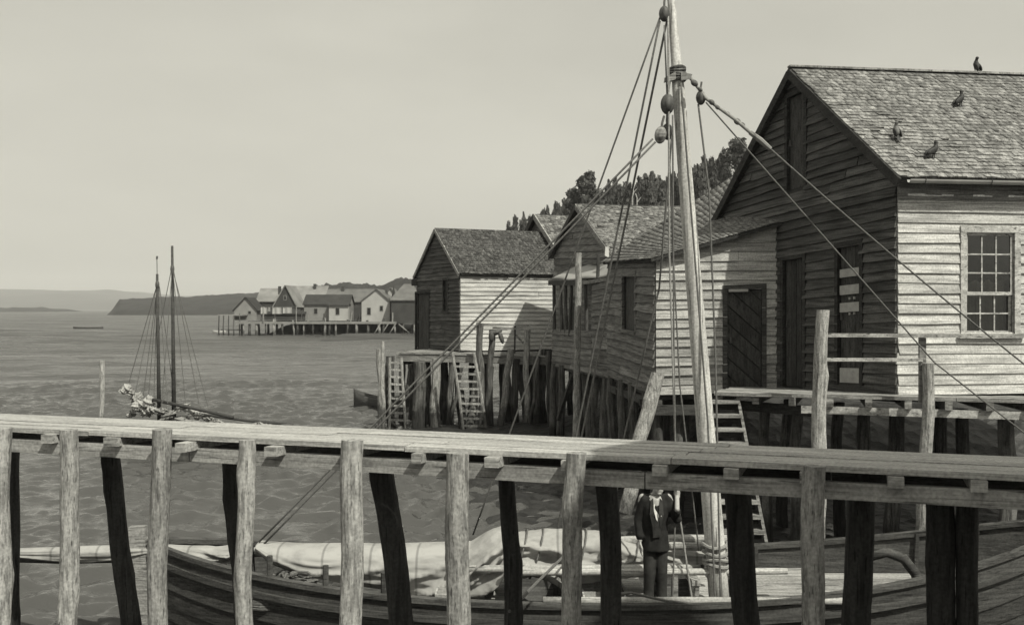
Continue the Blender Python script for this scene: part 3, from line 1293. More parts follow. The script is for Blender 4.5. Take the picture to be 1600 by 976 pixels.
class Gable:
    """house with its gable wall running back from corner C to corner R and its front wall from C along fd"""
    def __init__(self, C, R, fd, L, zb, zt, zp, zbr=None, ztr=None, over=0.09, rake=0.16, rover=0.06):
        zbr = zb if zbr is None else zbr
        ztr = zt if ztr is None else ztr
        self.C, self.R = Vector((C[0], C[1], 0)), Vector((R[0], R[1], 0))
        self.fd = Vector((fd[0], fd[1], 0)).normalized()
        self.L = L
        C1 = self.C + self.fd * L
        R1 = self.R + self.fd * L
        self.front = Wall(V3(self.C, zb), V3(C1, zb), V3(self.C, zt), V3(C1, zt))
        mid = (self.C + self.R) / 2
        g_ = Wall(V3(self.R, zbr), V3(self.C, zb), V3(self.R, ztr), V3(self.C, zt))
        bz = (zb + zbr) / 2
        tz = (zt + ztr) / 2
        g_.peak = (0.5, (zp - bz) / (tz - bz) * g_.H)
        self.gable = g_
        self.ridge0 = V3(mid, zp) - self.fd * rake
        self.ridge1 = V3(mid, zp) + self.fd * (L + rake)
        ef = V3(self.C, zt)
        er = V3(self.R, ztr)
        top = V3(mid, zp)
        self.e_f0 = top + (ef - top) * (1 + over) - self.fd * rake
        self.e_f1 = top + (ef - top) * (1 + over) + self.fd * (L + rake)
        self.e_r0 = top + (er - top) * (1 + rover) - self.fd * rake
        self.e_r1 = top + (er - top) * (1 + rover) + self.fd * (L + rake)
        self.C1, self.R1, self.zb, self.zt, self.zbr, self.ztr, self.zp = C1, R1, zb, zt, zbr, ztr, zp

    def shell(self, t):
        """rear and far end walls and a floor, plain boarding"""
        mb = MB()
        a, b, c = self.R, self.R1, self.C1
        n = Vector((-self.fd.y, self.fd.x, 0)) * 0.06
        mb.add(hexa([V3(a, self.zbr), V3(b, self.zbr), V3(b - n, self.zbr), V3(a - n, self.zbr),
                     V3(a, self.ztr), V3(b, self.ztr), V3(b - n, self.ztr), V3(a - n, self.ztr)]))
        m = (b + c) / 2
        s = self.fd * 0.06
        v = [V3(c, self.zb), V3(b, self.zbr), V3(b, self.ztr), V3(m, self.zp - 0.05), V3(c, self.zt)]
        v += [q - s for q in v]
        f = [(0, 1, 2, 3, 4), (9, 8, 7, 6, 5)] + [(i, 5 + i, 5 + (i + 1) % 5, (i + 1) % 5) for i in range(5)]
        mb.add((v, f))
        mb.add(hexa([V3(self.C, self.zb - 0.12), V3(c, self.zb - 0.12), V3(b, self.zbr - 0.12), V3(a, self.zbr - 0.12),
                     V3(self.C, self.zb - 0.02), V3(c, self.zb - 0.02), V3(b, self.zbr - 0.02), V3(a, self.zbr - 0.02)]))
        mb.build('floor_and_rear_wall', M['sheathing'], t)


# ---- the big house with birds on its roof
h1 = thing('house', 'large white fronted wooden house with birds on its shingled gable roof', 'house', (8.5, 18, 0.9))
FD1 = (0.990, 0.139)
G1 = Gable((6.02, 16.0), (4.36, 21.4), FD1, 7.0, 2.86, 6.42, 8.60, zbr=2.62, ztr=6.14, over=0.085, rake=0.14, rover=0.07)
win1 = G1.front.rect(1508, 364, 1583, 522)
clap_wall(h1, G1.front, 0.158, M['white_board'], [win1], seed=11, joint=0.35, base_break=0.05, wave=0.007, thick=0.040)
d_loft = G1.gable.rect(1233, 142, 1259, 298)
d_left = G1.gable.rect(1226, 402, 1257, 603)
d_mid = G1.gable.rect(1312, 381, 1346, 600)
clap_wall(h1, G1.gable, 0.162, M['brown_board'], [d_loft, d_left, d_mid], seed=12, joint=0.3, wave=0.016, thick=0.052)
plank_door(h1, G1.gable, d_loft, M['door_board'], n=3, seed=1)
plank_door(h1, G1.gable, d_left, M['door_board'], n=4, seed=2, y=-0.05)
dm = plank_door(h1, G1.gable, d_mid, M['door_board'], n=3, seed=3)
# pale boards nailed over the middle door
for (y0, y1) in ((417, 434), (443, 461), (471, 488), (575, 597)):
    rc = G1.gable.rect(1314, y0, 1345, y1)
    O, ex, ey, ez, wd, ht = local(G1.gable, rc)
    mesh_obj('pale_board', *fbox(O, ex, ey, ez, 0, wd, 0.0, 0.025, 0, ht), M['paper'], dm)
for (x, y) in ((1326, 466), (1333, 465), (1326, 490), (1333, 489)):
    rc = G1.gable.rect(x, y - 2, x + 2.4, y + 2)
    O, ex, ey, ez, wd, ht = local(G1.gable, rc)
    mesh_obj('white_mark', *fbox(O, ex, ey, ez, 0, wd, -0.02, 0.002, 0, ht), M['paper'], dm)
G1.shell(h1)
roof_patch(h1, G1.e_f0, G1.e_f1, G1.ridge1, G1.ridge0, 0.118, 0.14, M['shingle'], M['shingle_field'], n_single=300, seed=21, messy=0.9, lift=0.017)
roof_patch(h1, G1.e_r1, G1.e_r0, G1.ridge0, G1.ridge1, 0.2, 0.3, M['shingle'], M['shingle_field'], seed=22)
rake_board(h1, G1.e_f0 - UP * 0.10, G1.ridge0 - UP * 0.12, 0.15, 0.04, -G1.fd * 0.005)
rake_board(h1, G1.e_r0 - UP * 0.10, G1.ridge0 - UP * 0.12, 0.15, 0.04, -G1.fd * 0.005)
mesh_obj('ridge_cap', *bar(G1.ridge0 + UP * 0.012, G1.ridge1 + UP * 0.012, 0.14, 0.035, jit=0.12), M['shingle'], h1)
# eaves gutter and fascia
gp = G1.e_f0 + Vector((0.14, -0.03, -0.05))
ge_ = G1.e_f1 + Vector((0, -0.03, -0.05))
gd = (ge_ - gp).normalized()
gs = gd.cross(UP)
v = []
f = []
NS = 9
for i in range(2):
    c = gp if i == 0 else ge_
    for k in range(NS):
        a = math.pi * k / (NS - 1)
        v.append(c + gs * (0.06 * math.cos(a)) - UP * (0.06 * math.sin(a)))
    for k in range(NS):
        a = math.pi * (NS - 1 - k) / (NS - 1)
        v.append(c + gs * (0.05 * math.cos(a)) - UP * (0.05 * math.sin(a)))
n2 = 2 * NS
for k in range(n2):
    j = (k + 1) % n2
    f.append((k, j, n2 + j, n2 + k))
gut = mesh_obj('gutter', v, f, M['gutter'], h1)
for s in (0.25, 1.35, 2.0, 3.2):
    c = gp + gd * s
    mesh_obj('strap', *tube([c + gs * 0.066 + UP * 0.02, c + gs * 0.062 - UP * 0.02, c + gs * 0.03 - UP * 0.064, c - gs * 0.03 - UP * 0.064, c - gs * 0.066], 0.007, 5),
             M['block'], gut)
fz = G1.e_f0.z - 0.21
mesh_obj('fascia', *bar(V3(G1.C - Vector((0, 0.045, 0)), fz), V3(G1.C1 - Vector((0, 0.045, 0)), fz), 0.03, 0.23), M['slate_board'], h1)
# sash window: three over three rows of three panes above, two rows below
mb, (O, ex, ey, ez, wd, ht) = casing(G1.front, win1, 0.10, 0.05)
wn1 = mb.build('window', M['trim'], h1)
hm = ht * 0.385
sash_t = 0.045


def sash(z0, z1, rows, yb):
    m = MB()
    m.add(fbox(O, ex, ey, ez, 0, sash_t, yb - 0.035, yb, z0, z1))
    m.add(fbox(O, ex, ey, ez, wd - sash_t, wd, yb - 0.035, yb, z0, z1))
    m.add(fbox(O, ex, ey, ez, sash_t, wd - sash_t, yb - 0.035, yb - 0.001, z0, z0 + sash_t * 1.2))
    m.add(fbox(O, ex, ey, ez, sash_t, wd - sash_t, yb - 0.035, yb - 0.001, z1 - sash_t, z1))
    m.build('sash', M['trim'], wn1)
    x0, x1, zz0, zz1 = sash_t, wd - sash_t, z0 + sash_t * 1.2, z1 - sash_t
    mw = 0.022
    for c in range(1, 3):
        xx = x0 + (x1 - x0) * c / 3
        mesh_obj('glazing_bar', *fbox(O, ex, ey, ez, xx - mw / 2, xx + mw / 2, yb - 0.03, yb - 0.004, zz0, zz1), M['trim'], wn1)
    for rr in range(1, rows):
        zz = zz0 + (zz1 - zz0) * rr / rows
        mesh_obj('glazing_bar', *fbox(O, ex, ey, ez, x0, x1, yb - 0.028, yb - 0.006, zz - mw / 2, zz + mw / 2), M['trim'], wn1)
    for c in range(3):
        for rr in range(rows):
            a0 = x0 + (x1 - x0) * c / 3
            a1 = x0 + (x1 - x0) * (c + 1) / 3
            b0 = zz0 + (zz1 - zz0) * rr / rows
            b1 = zz0 + (zz1 - zz0) * (rr + 1) / rows
            mesh_obj('pane', *fbox(O, ex, ey, ez, a0, a1, yb - 0.020, yb - 0.016, b0, b1), M['glass'], wn1)


sash(hm, ht, 3, 0.0)
sash(0.0, hm + 0.03, 2, -0.045)
# pale curtain-like sheet behind the glass, imitating reflections in the lower panes
cv = []
cf = []
for k in range(25):
    xx = 0.03 + (wd - 0.06) * k / 24
    yy = -0.20 + 0.025 * math.sin(k * 1.7)
    cv += [O + ex * xx + ey * yy + ez * 0.02, O + ex * xx + ey * yy + ez * (hm + 0.22 + 0.03 * math.sin(k * 0.9))]
for k in range(24):
    cf.append((2 * k, 2 * k + 2, 2 * k + 3, 2 * k + 1))
mesh_obj('reflection_sheet', cv, cf, M['canvas_grey'], wn1, smooth=True)

# ---- lean-to against the big house
Zf = 19.35
A0 = U(1025, 617, 19.5)
A1 = U(1214, 610, 19.3)
AT0 = U(1025, 404, 19.5)
AT1 = U(1214, 349, 19.3)
L0 = U(951, 586, 24.5)
LT0 = U(951, 408, 24.5)
lt = thing('lean_to', 'grey clapboard lean-to with a diagonal plank door beside the big house', 'shed', (3.8, 20.5, 0.5))
wf = Wall(A0, A1, AT0, AT1)
# the top slopes with the roof, so boards above the low eave stop at the slope
wl_ = Wall(L0, A0, LT0, AT0)
wlow = min(AT0.z, AT1.z)
wfl = Wall(A0, A1, Vector((A0.x, A0.y, AT0.z)), Vector((A1.x, A1.y, AT0.z)))
wfl.peak = (0.999, (AT1.z - A0.z) / (AT0.z - A0.z) * wfl.H)
d_diag = wfl.rect(1136, 452, 1190, 611)
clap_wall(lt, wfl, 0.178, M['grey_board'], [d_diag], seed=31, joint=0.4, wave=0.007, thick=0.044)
plank_door(lt, wfl, d_diag, M['door_board'], style='diagonal', seed=4, frame_mat=M['timber_dark'])
w_side = wl_.rect(975, 431, 995, 514)
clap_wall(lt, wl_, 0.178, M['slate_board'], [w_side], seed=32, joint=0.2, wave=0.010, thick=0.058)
mb, (O2, ex2, ey2, ez2, wd2, ht2) = casing(wl_, w_side, 0.09, 0.05)
ws = mb.build('window', M['slate_board'], lt)
mesh_obj('dark_infill', *fbox(O2, ex2, ey2, ez2, 0, wd2, -0.07, -0.045, 0, ht2), M['door_board'], ws)  # dark board stands in for the shade inside the open window
mesh_obj('pale_lintel', *fbox(*local(wfl, wfl.rect(1138, 451, 1168, 456))[:4], 0, 0.36, 0.03, 0.07, 0, 0.05), M['paper'], lt)
mbx = MB()
mbx.add(hexa([L0 + Vector((0.1, 0, 0)), L0 + Vector((3.2, 0.2, 0)), L0 + Vector((3.2, 0.26, 0)), L0 + Vector((0.1, 0.06, 0)),
              LT0 + Vector((0.1, 0, -0.2)), LT0 + Vector((3.2, 0.2, 1.1)), LT0 + Vector((3.2, 0.26, 1.1)), LT0 + Vector((0.1, 0.06, -0.2))]))
mbx.add(hexa([A0 - UP * 0.1 + Vector((0.02, 0.05, 0)), A1 - UP * 0.1 + Vector((0, 0.05, 0)), L0 + Vector((3.2, 0.2, -0.1)), L0 + Vector((0.02, 0, -0.1)),
              A0 - UP * 0.02 + Vector((0.02, 0.05, 0)), A1 - UP * 0.02 + Vector((0, 0.05, 0)), L0 + Vector((3.2, 0.2, -0.02)), L0 + Vector((0.02, 0, -0.02))]))
mbx.add(hexa([A1 + Vector((-.06, .05, 0)), A1 + Vector((0, .05, 0)), L0 + Vector((3.2, .2, 0)), L0 + Vector((3.14, .2, 0)), AT1 + Vector((-.06, .05, -.1)), AT1 + Vector((0, .05, -.1)), LT0 + Vector((3.2, .2, 1.1)), LT0 + Vector((3.14, .2, 1.1))]))
mbx.build('floor_and_rear_wall', M['sheathing'], lt)
rFL = AT0 + Vector((-0.14, -0.18, 0.0))
rFR = AT1 + Vector((0.15, -0.18, 0.06))
rBL = LT0 + Vector((-0.14, 0.3, 0.0))
rBR = U(1166, 262, 24.6)
roof_patch(lt, rBL, rFL, rFR, rBR, 0.115, 0.24, M['shingle_old'], seed=33, messy=0.55, lift=0.014, rag=0.06, jit_len=0.01, thick=0.06)
# posts and ties the lean-to stands on
for i, (px, d, r_) in enumerate(((1030, 19.6, .10), (1062, 19.7, .09), (1098, 19.8, .10), (1008, 20.6, .09), (990, 21.6, .10), (972, 22.6, .09), (958, 24.0, .10), (1075, 21.6, .1), (1040, 22.5, .09), (1110, 23, .1))):
    x = X(px, d)
    mesh_obj('pile', *log((x + rnd.uniform(-.1, .1), d, gz(x, d) - 0.4), (x, d, 2.64), r_ * 1.1, r_, 300 + i), M['pile_grey'], lt)
mesh_obj('tie_beam', *bar(U(953, 606, 24.3), U(1030, 632, 19.45), 0.12, 0.16, jit=.05), M['timber_dark'], lt)
mesh_obj('tie_beam', *bar(U(1020, 640, 19.40), U(1120, 640, 19.40), 0.12, 0.18, jit=.05), M['timber_dark'], lt)
for i, px in enumerate((965, 985, 1003)):
    d = 23.2 - i * 1.4
    mesh_obj('joist', *bar(U(px - 4, 612 + i * 8, d), U(px - 4, 612 + i * 8, d) + Vector((1.2, .1, 0)), 0.1, 0.12), M['timber_dark'], lt)

lp = mesh_obj('leaning_pile', *log(U(975, 800, 18.2), U(1028, 583, 18.4), 0.135, 0.115, 77, rough=.07), M['pile'])
tag(lp, 'thick weathered pile leaning over beside the corner of the lean-to', 'pile')

# ---- wharf walk in front of the big house
pw = thing('wharf', 'raised plank wharf with a hand rail in front of the big house', 'wharf', (6, 16, -0.5))
FL = Vector((3.10, 15.95, 2.90))
FR = Vector((8.9, 14.12, 2.90))
fdir = (FR - FL).normalized()
bdir = Vector((-fdir.y, fdir.x, 0))
r_ = random.Random(5)
for k in range(19):
    o0 = k * 0.215
    z = -0.052 * o0 + r_.uniform(-.004, .004)
    Lf = 6.0
    cuts = [0.0, r_.uniform(1.6, 4.2), Lf]
    for a, b in zip(cuts[:-1], cuts[1:]):
        st = FL + fdir * (a + 0.004 + (r_.uniform(-.05, .08) if a == 0 else 0)) + bdir * (o0 + 0.1) + UP * (z - 0.025)
        en = FL + fdir * (b - 0.004) + bdir * (o0 + 0.1) + UP * (z - 0.025)
        mesh_obj('plank', *bar(st, en, 0.207, 0.05, jit=.01, r=r_), M['timber'], pw)
for k in range(11):
    s = 0.12 + k * 0.55
    a = FL + fdir * s + bdir * (-0.03 if s > 1.2 else 0.1) - UP * 0.115
    mesh_obj('joist', *bar(a, a + bdir * 3.9 - UP * 0.2, 0.10, 0.12), M['timber'], pw)
mesh_obj('front_beam', *bar(FL + fdir * 1.35 + bdir * 0.10 - UP * 0.235, FR + bdir * 0.10 - UP * 0.235, 0.10, 0.115, jit=.03), M['trim'], pw)
mesh_obj('side_beam', *bar(FL + fdir * 0.1 + bdir * 0.9 - UP * 0.26, FL + fdir * 1.5 + bdir * 0.35 - UP * 0.29, 0.12, 0.15), M['timber_dark'], pw)
for i, (px, d, top, r0) in enumerate(((1197, 17.0, 2.55, .085), (1245, 16.6, 2.55, .085), (1400, 16.2, 2.6, .12), (1352, 17.4, 2.5, .1), (1505, 16.3, 2.6, .1),
                                      (1576, 15.2, 2.62, .11), (1310, 18.6, 2.5, .1), (1470, 18.2, 2.5, .11), (1230, 19.2, 2.5, .1), (1150, 18.8, 2.5, .1), (1660, 17, 2.6, .1))):
    x = X(px, d)
    mesh_obj('pile', *log((x + rnd.uniform(-.12, .12), d, min(-0.6, gz(x, d) - .5)), (x, d, top), r0 * 1.1, r0, 400 + i), M['pile_grey'], pw)
mesh_obj('pile', *log((X(1273, 15.05), 15.05, -0.8), (X(1284.5, 15.05), 15.05, Zat(484, 15.05)), 0.118, 0.095, 431, rough=.06, bend=.015), M['pile'], pw)
mesh_obj('pile', *log((X(1440, 14.62), 14.62, -0.8), (X(1450, 14.62), 14.62, Zat(567, 14.62)), 0.105, 0.082, 437, bend=.015), M['pile'], pw)
mesh_obj('rail_post', *bar((X(1441, 14.72), 14.72, Zat(628, 14.72)), (X(1441, 14.72), 14.72, Zat(524, 14.72)), 0.095, 0.05, up=(0, 1, 0)), M['timber'], pw)
mesh_obj('top_rail', *bar(U(1290, 523.5, 15.04), U(1760, 525, 13.9), 0.045, 0.055), M['trim'], pw)
mesh_obj('lower_rail', *bar(U(1290, 561.5, 15.04), U(1442, 562, 14.68), 0.04, 0.05), M['trim'], pw)

# ---- steep stair down to the boat
stt = thing('stair', 'steep open plank stair leading down from the wharf behind the mast', 'stair', (3.4, 15.2, -0.4))
sa, sb = Vector((2.92, 16.0, 2.86)), Vector((3.10, 14.75, -0.45))
ta, tb = Vector((3.52, 16.0, 2.86)), Vector((3.92, 14.75, -0.45))
mesh_obj('stringer', *bar(sa, sb, 0.045, 0.17, up=(0, 1, 1)), M['timber'], stt)
mesh_obj('stringer', *bar(ta, tb, 0.045, 0.17, up=(0, 1, 1)), M['timber'], stt)
for k in range(16):
    t = (k + 0.5) / 16.0
    p = sa.lerp(sb, t)
    q = ta.lerp(tb, t)
    mesh_obj('riser', *bar(Vector((p.x + .02, p.y + .10, p.z - .08)), Vector((q.x - .02, q.y + .10, p.z - .08)), 0.02, 0.13), M['timber_dark'], stt)
    mesh_obj('tread', *bar(Vector((p.x + .015, p.y - .02, p.z)), Vector((q.x - .015, q.y - .02, p.z)), 0.27, 0.05), M['timber'], stt)

# ---- gabled shed with lichen roof and the covered landing beside it
h3 = thing('cottage', 'small wooden cottage with patchy lichen roof behind the lean-to', 'house', (4.5, 31, 0.2))
G3 = Gable((2.73, 27.0), (1.50, 35.7), (0.978, 0.208), 4.6, 2.55, 5.72, 7.40, zbr=2.55, ztr=6.15, over=0.10, rake=0.18)
d3 = G3.gable.rect(892, 470, 904, 545)
clap_wall(h3, G3.gable, 0.2, M['slate_board'], [d3], seed=41, joint=0.2, wave=0.012, thick=0.055)
plank_door(h3, G3.gable, d3, M['door_board'], n=4, seed=6)
clap_wall(h3, G3.front, 0.2, M['slate_board'], [], seed=42, individual=False)
G3.shell(h3)
roof_patch(h3, G3.e_f0, G3.e_f1, G3.ridge1, G3.ridge0, 0.14, 0.16, M['shingle_moss'], seed=43, messy=1.5, lift=0.02, jit_len=0.03)
roof_patch(h3, G3.e_r1, G3.e_r0, G3.ridge0, G3.ridge1, 0.3, 0.4, M['shingle_moss'], seed=44)
rake_board(h3, G3.e_f0 - UP * 0.08, G3.ridge0 - UP * 0.09, 0.16, 0.04, mat=M['timber'])
rake_board(h3, G3.e_r0 - UP * 0.08, G3.ridge0 - UP * 0.09, 0.16, 0.04, mat=M['dark_trim'])
mesh_obj('roof_patch_sheet', *hexa([U(945, 400, 26.55), U(952, 404, 26.5), U(951, 388, 26.75), U(946, 386, 26.8),
                                  U(945, 399, 26.5), U(952, 403, 26.45), U(951, 387, 26.7), U(946, 385, 26.75)]), M['sheet_iron'], h3)

ld = thing('covered_landing', 'dark boarded landing under a pale sheet awning beside the cottage', 'porch', (2.0, 27, 0.2))
wa = Wall(U(864, 571, 30.4), U(926, 583, 26.2), U(864, 514, 30.4), U(926, 517, 26.2))
clap_wall(ld, wa, 0.155, M['slate_board'], [], seed=51, wave=.01, thick=.045)
wb = Wall(U(926, 583, 26.2), U(953, 590, 24.7), U(926, 446, 26.2), U(953, 438, 24.7))
clap_wall(ld, wb, 0.165, M['slate_board'], [], seed=52, wave=.008, thick=.045)
aw = [U(861, 435, 30.8), U(951, 430, 25.0), U(953, 408, 26.9), U(903, 414, 30.6)]
na = (aw[1] - aw[0]).cross(aw[3] - aw[0]).normalized()
NU, NV = 14, 6
av = []
af = []
for s in (0, 1):
    for j in range(NV + 1):
        for i in range(NU + 1):
            p = aw[0].lerp(aw[1], i / NU).lerp(aw[3].lerp(aw[2], i / NU), j / NV)
            wv = 0.035 * math.sin(i * 0.9) * math.sin(j * 0.8 + 0.5) - 0.05 * math.sin(math.pi * i / NU)
            av.append(p + UP * wv - na * (0.02 * s))
n1 = NU + 1
off = n1 * (NV + 1)
for j in range(NV):
    for i in range(NU):
        a = j * n1 + i
        af.append((a, a + 1, a + n1 + 1, a + n1))
        af.append((off + a + n1, off + a + n1 + 1, off + a + 1, off + a))
for i in range(NU):
    af.append((i, off + i, off + i + 1, i + 1))
    b = NV * n1 + i
    af.append((b + 1, off + b + 1, off + b, b))
mesh_obj('awning', av, af, M['sheet_iron'], ld, smooth=True)
mesh_obj('awning_beam', *bar(U(859, 442, 30.7), U(906, 442, 27.4), 0.1, 0.14), M['timber_dark'], ld)
mesh_obj('awning_beam', *bar(U(903, 443, 27.5), U(952, 436, 25.0), 0.07, 0.09), M['timber'], ld)
mesh_obj('post', *log((X(899, 25.6), 25.6, -0.3), (X(904, 25.6), 25.6, Zat(395, 25.6)), 0.095, 0.075, 520, bend=.007), M['pile'], ld)
for i, (px, y0, y1, d) in enumerate(((866, 440, 520, 30.3), (878, 440, 520, 29.4), (891, 440, 525, 28.4), (915, 436, 585, 27.0), (933, 398, 590, 26.0), (885, 440, 525, 28.9))):
    mesh_obj('post', *log(U(px, y1, d), U(px + rnd.uniform(-2, 2), y0, d), 0.055, 0.045, 530 + i, bend=.01), M['pile_grey'], ld)
mesh_obj('landing_floor', *hexa([U(862, 575, 30.5), U(951, 592, 24.8), U(951, 592, 24.8) + Vector((0.5, 2, 0)), U(862, 575, 30.5) + Vector((.9, .5, 0)),
                               U(862, 571, 30.5), U(951, 588, 24.8), U(951, 588, 24.8) + Vector((0.5, 2, 0)), U(862, 571, 30.5) + Vector((.9, .5, 0))]), M['timber_dark'], ld)
for i, (px, d) in enumerate(((866, 30), (880, 29.0), (915, 27.6), (930, 26.6), (948, 25.2), (872, 32), (905, 29.5), (940, 28), (925, 30))):
    x = X(px, d)
    mesh_obj('pile', *log((x + rnd.uniform(-.15, .15), d, gz(x, d) - 0.4), (x, d, 2.6), .115, .095, 540 + i, bend=.025), M['pile_grey'], ld)
mesh_obj('brace', *bar(U(895, 585, 27.4), U(872, 655, 28.4), 0.09, 0.09), M['timber_dark'], ld)

# ---- gable peeping out between the cottage and the white shed
h4 = thing('back_cottage', 'wooden cottage with pale shingled roof squeezed behind the white shed', 'house', (2.2, 41, 0.1))
G4 = Gable((1.98, 38.0), (0.10, 43.1), (0.940, 0.342), 4.5, 2.5, 6.15, 7.95, over=0.10, rake=0.2)
clap_wall(h4, G4.gable, 0.22, M['slate_board'], [], seed=61, individual=False, wave=.01)
clap_wall(h4, G4.front, 0.22, M['slate_board'], [], seed=62, individual=False)
G4.shell(h4)
roof_patch(h4, G4.e_f0, G4.e_f1, G4.ridge1, G4.ridge0, 0.15, 0.17, M['shingle_moss'], seed=63, messy=1.2)
roof_patch(h4, G4.e_r1, G4.e_r0, G4.ridge0, G4.ridge1, 0.3, 0.4, M['shingle_old'], seed=64)
rake_board(h4, G4.e_f0 - UP * 0.08, G4.ridge0 - UP * 0.09, 0.2, 0.05, mat=M['timber'])
rake_board(h4, G4.e_r0 - UP * 0.08, G4.ridge0 - UP * 0.09, 0.2, 0.05, mat=M['dark_trim'])
for i, (a, b) in enumerate(((0.3, 0.2), (3.8, 0.2), (0.3, 4.6), (3.8, 4.6))):
    p = G4.C + G4.fd * a + (G4.R - G4.C).normalized() * b
    mesh_obj('pile', *log((p.x, p.y, gz(p.x, p.y) - .4), (p.x, p.y, 2.42), .12, .1, 640 + i), M['pile_grey'], h4)

# ---- white shed at the end of the row, on its platform
h5 = thing('shed', 'white fronted wooden shed with dark gable end on a pile platform', 'shed', (-1.2, 38.5, 2.6))
G5 = Gable((-1.82, 36.0), (-3.72, 40.2), (0.906, 0.423), 4.6, 2.72, 5.56, 7.20, zbr=2.68, ztr=5.56, over=0.07, rake=0.12)
s_win = G5.gable.rect(694, 437, 701, 486)
s_doorway = G5.gable.rect(651, 458, 672, 546)
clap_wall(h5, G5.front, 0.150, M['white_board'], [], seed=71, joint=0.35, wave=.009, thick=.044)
clap_wall(h5, G5.gable, 0.150, M['brown_board'], [s_win, s_doorway], seed=72, joint=0.25, wave=.016, thick=.05)
plank_door(h5, G5.gable, s_doorway, M['door_board'], n=5, seed=8, y=-0.05)  # open doorway: dark planks paint in its unlit interior
mb, (O3, ex3, ey3, ez3, wd3, ht3) = casing(G5.gable, s_win, 0.08, 0.05)
w5 = mb.build('window', M['dark_trim'], h5)
mesh_obj('dark_infill', *fbox(O3, ex3, ey3, ez3, 0, wd3, -0.07, -0.045, 0, ht3), M['door_board'], w5)  # dark board in place of the unlit opening behind the slit
G5.shell(h5)
roof_patch(h5, G5.e_f0, G5.e_f1, G5.ridge1, G5.ridge0, 0.13, 0.15, M['shingle_dark'], seed=73, messy=1.1)
roof_patch(h5, G5.e_r1, G5.e_r0, G5.ridge0, G5.ridge1, 0.3, 0.4, M['shingle_dark'], seed=74)
rake_board(h5, G5.e_f0 - UP * 0.07, G5.ridge0 - UP * 0.08, 0.12, 0.04, mat=M['timber'])
rake_board(h5, G5.e_r0 - UP * 0.07, G5.ridge0 - UP * 0.08, 0.12, 0.04, mat=M['timber'])
mesh_obj('corner_bracket', *fbox(V3(G5.R, 5.0), Vector((1, 0, 0)), Vector((0, 1, 0)), UP, -.22, 0.0, -.1, .1, .1, .35), M['dark_trim'], h5)

pf = thing('pile_platform', 'plank platform on crooked piles under the white shed', 'platform', (-1.5, 36, -0.5))
PA = Vector((-4.05, 35.6, 2.66))
PB = Vector((1.5, 33.9, 2.60))
pd = (PB - PA).normalized()
pn = Vector((-pd.y, pd.x, 0)).normalized()
r_ = random.Random(15)
for k in range(26):
    o0 = 0.12 + k * 0.225
    ln = 5.7 if k > 2 else 5.4
    st = PA + pn * o0 + pd * r_.uniform(-.12, .15)
    mid = st + pd * r_.uniform(2, 3.4)
    en = PA + pn * o0 + pd * ln
    z = UP * r_.uniform(-.008, .008)
    mesh_obj('plank', *bar(st + z, mid - pd * .006 + z, 0.217, 0.05), M['timber'], pf)
    mesh_obj('plank', *bar(mid + z, en + z, 0.217, 0.05), M['timber'], pf)
mesh_obj('edge_beam', *bar(PA + pn * .12 - UP * .16, PB + pn * .12 - UP * .16, 0.16, 0.24, jit=.04), M['timber'], pf)
mesh_obj('edge_beam', *bar(PA + pn * .2 + pd * .2 - UP * .30, PA + pn * 5.6 + pd * .2 - UP * .16, 0.16, 0.22), M['timber_dark'], pf)
mesh_obj('edge_beam', *bar(PA + pn * 3 - UP * .16, PB + pn * 3 - UP * .16, 0.16, 0.24), M['timber_dark'], pf)
plist = [(597, 660, 594, 545, 35.4, .13), (612, 655, 608, 556, 35.6, .16), (632, 652, 628, 562, 36.5, .09), (655, 656, 656, 566, 34.9, .24), (680, 662, 681, 560, 34.6, .17),
         (703, 668, 706, 560, 35.2, .13), (722, 672, 722, 605, 34.0, .12), (733, 680, 745, 580, 33.8, .13), (752, 670, 751, 505, 34.3, .10), (763, 668, 768, 515, 34.2, .12),
         (777, 672, 799, 545, 33.9, .12), (803, 668, 807, 560, 34.3, .13), (822, 672, 824, 515, 34.0, .11), (836, 674, 840, 556, 34.0, .12), (850, 672, 848, 545, 34.6, .12),
         (860, 676, 858, 548, 32.8, .10), (645, 650, 642, 565, 39.0, .13), (690, 650, 690, 565, 38.6, .13), (735, 650, 738, 565, 38.0, .13), (785, 655, 785, 565, 37.4, .13), (830, 655, 828, 565, 37.0, .13)]
for i, (xb, yb, xt, yt, d, rr) in enumerate(plist):
    b = U(xb, yb, d)
    b.z = min(b.z, gz(b.x, d)) - 0.5
    mesh_obj('pile', *log(b, U(xt, yt, d), rr * 1.05, rr * .9, 700 + i, bend=.028, rough=.07), M['pile'] if i in (0, 4, 7, 10, 12) else M['pile_grey'], pf)
for i, (xa, ya, xb, yb, d) in enumerate(((662, 570, 676, 655, 35.0), (700, 655, 722, 572, 34.9), (808, 655, 790, 565, 35.1), (830, 568, 846, 662, 34.4), (640, 572, 628, 650, 36.0), (768, 572, 760, 640, 36.2), (842, 560, 826, 668, 33.4))):
    b_ = U(xb, yb, d) if yb > ya else U(xa, ya, d)
    t_ = U(xa, ya, d) if yb > ya else U(xb, yb, d)
    b_.z = min(b_.z, gz(b_.x, d)) - .3
    mesh_obj('brace', *log(b_, t_, .07, .055, 760 + i, seg=8, bend=.02), M['pile_grey'], pf)
for i, (px, d, rr) in enumerate(((668, 36.4, .11), (696, 36.2, .12), (714, 35.6, .1), (757, 35.4, .12), (790, 35.9, .11), (814, 35.2, .12), (844, 35.6, .11), (630, 37.8, .12))):
    x = X(px, d)
    mesh_obj('pile', *log((x + rnd.uniform(-.25, .25), d, gz(x, d) - .5), (x, d, 2.5), rr * 1.05, rr * .9, 780 + i, bend=.03, rough=.07), M['pile_grey'], pf)
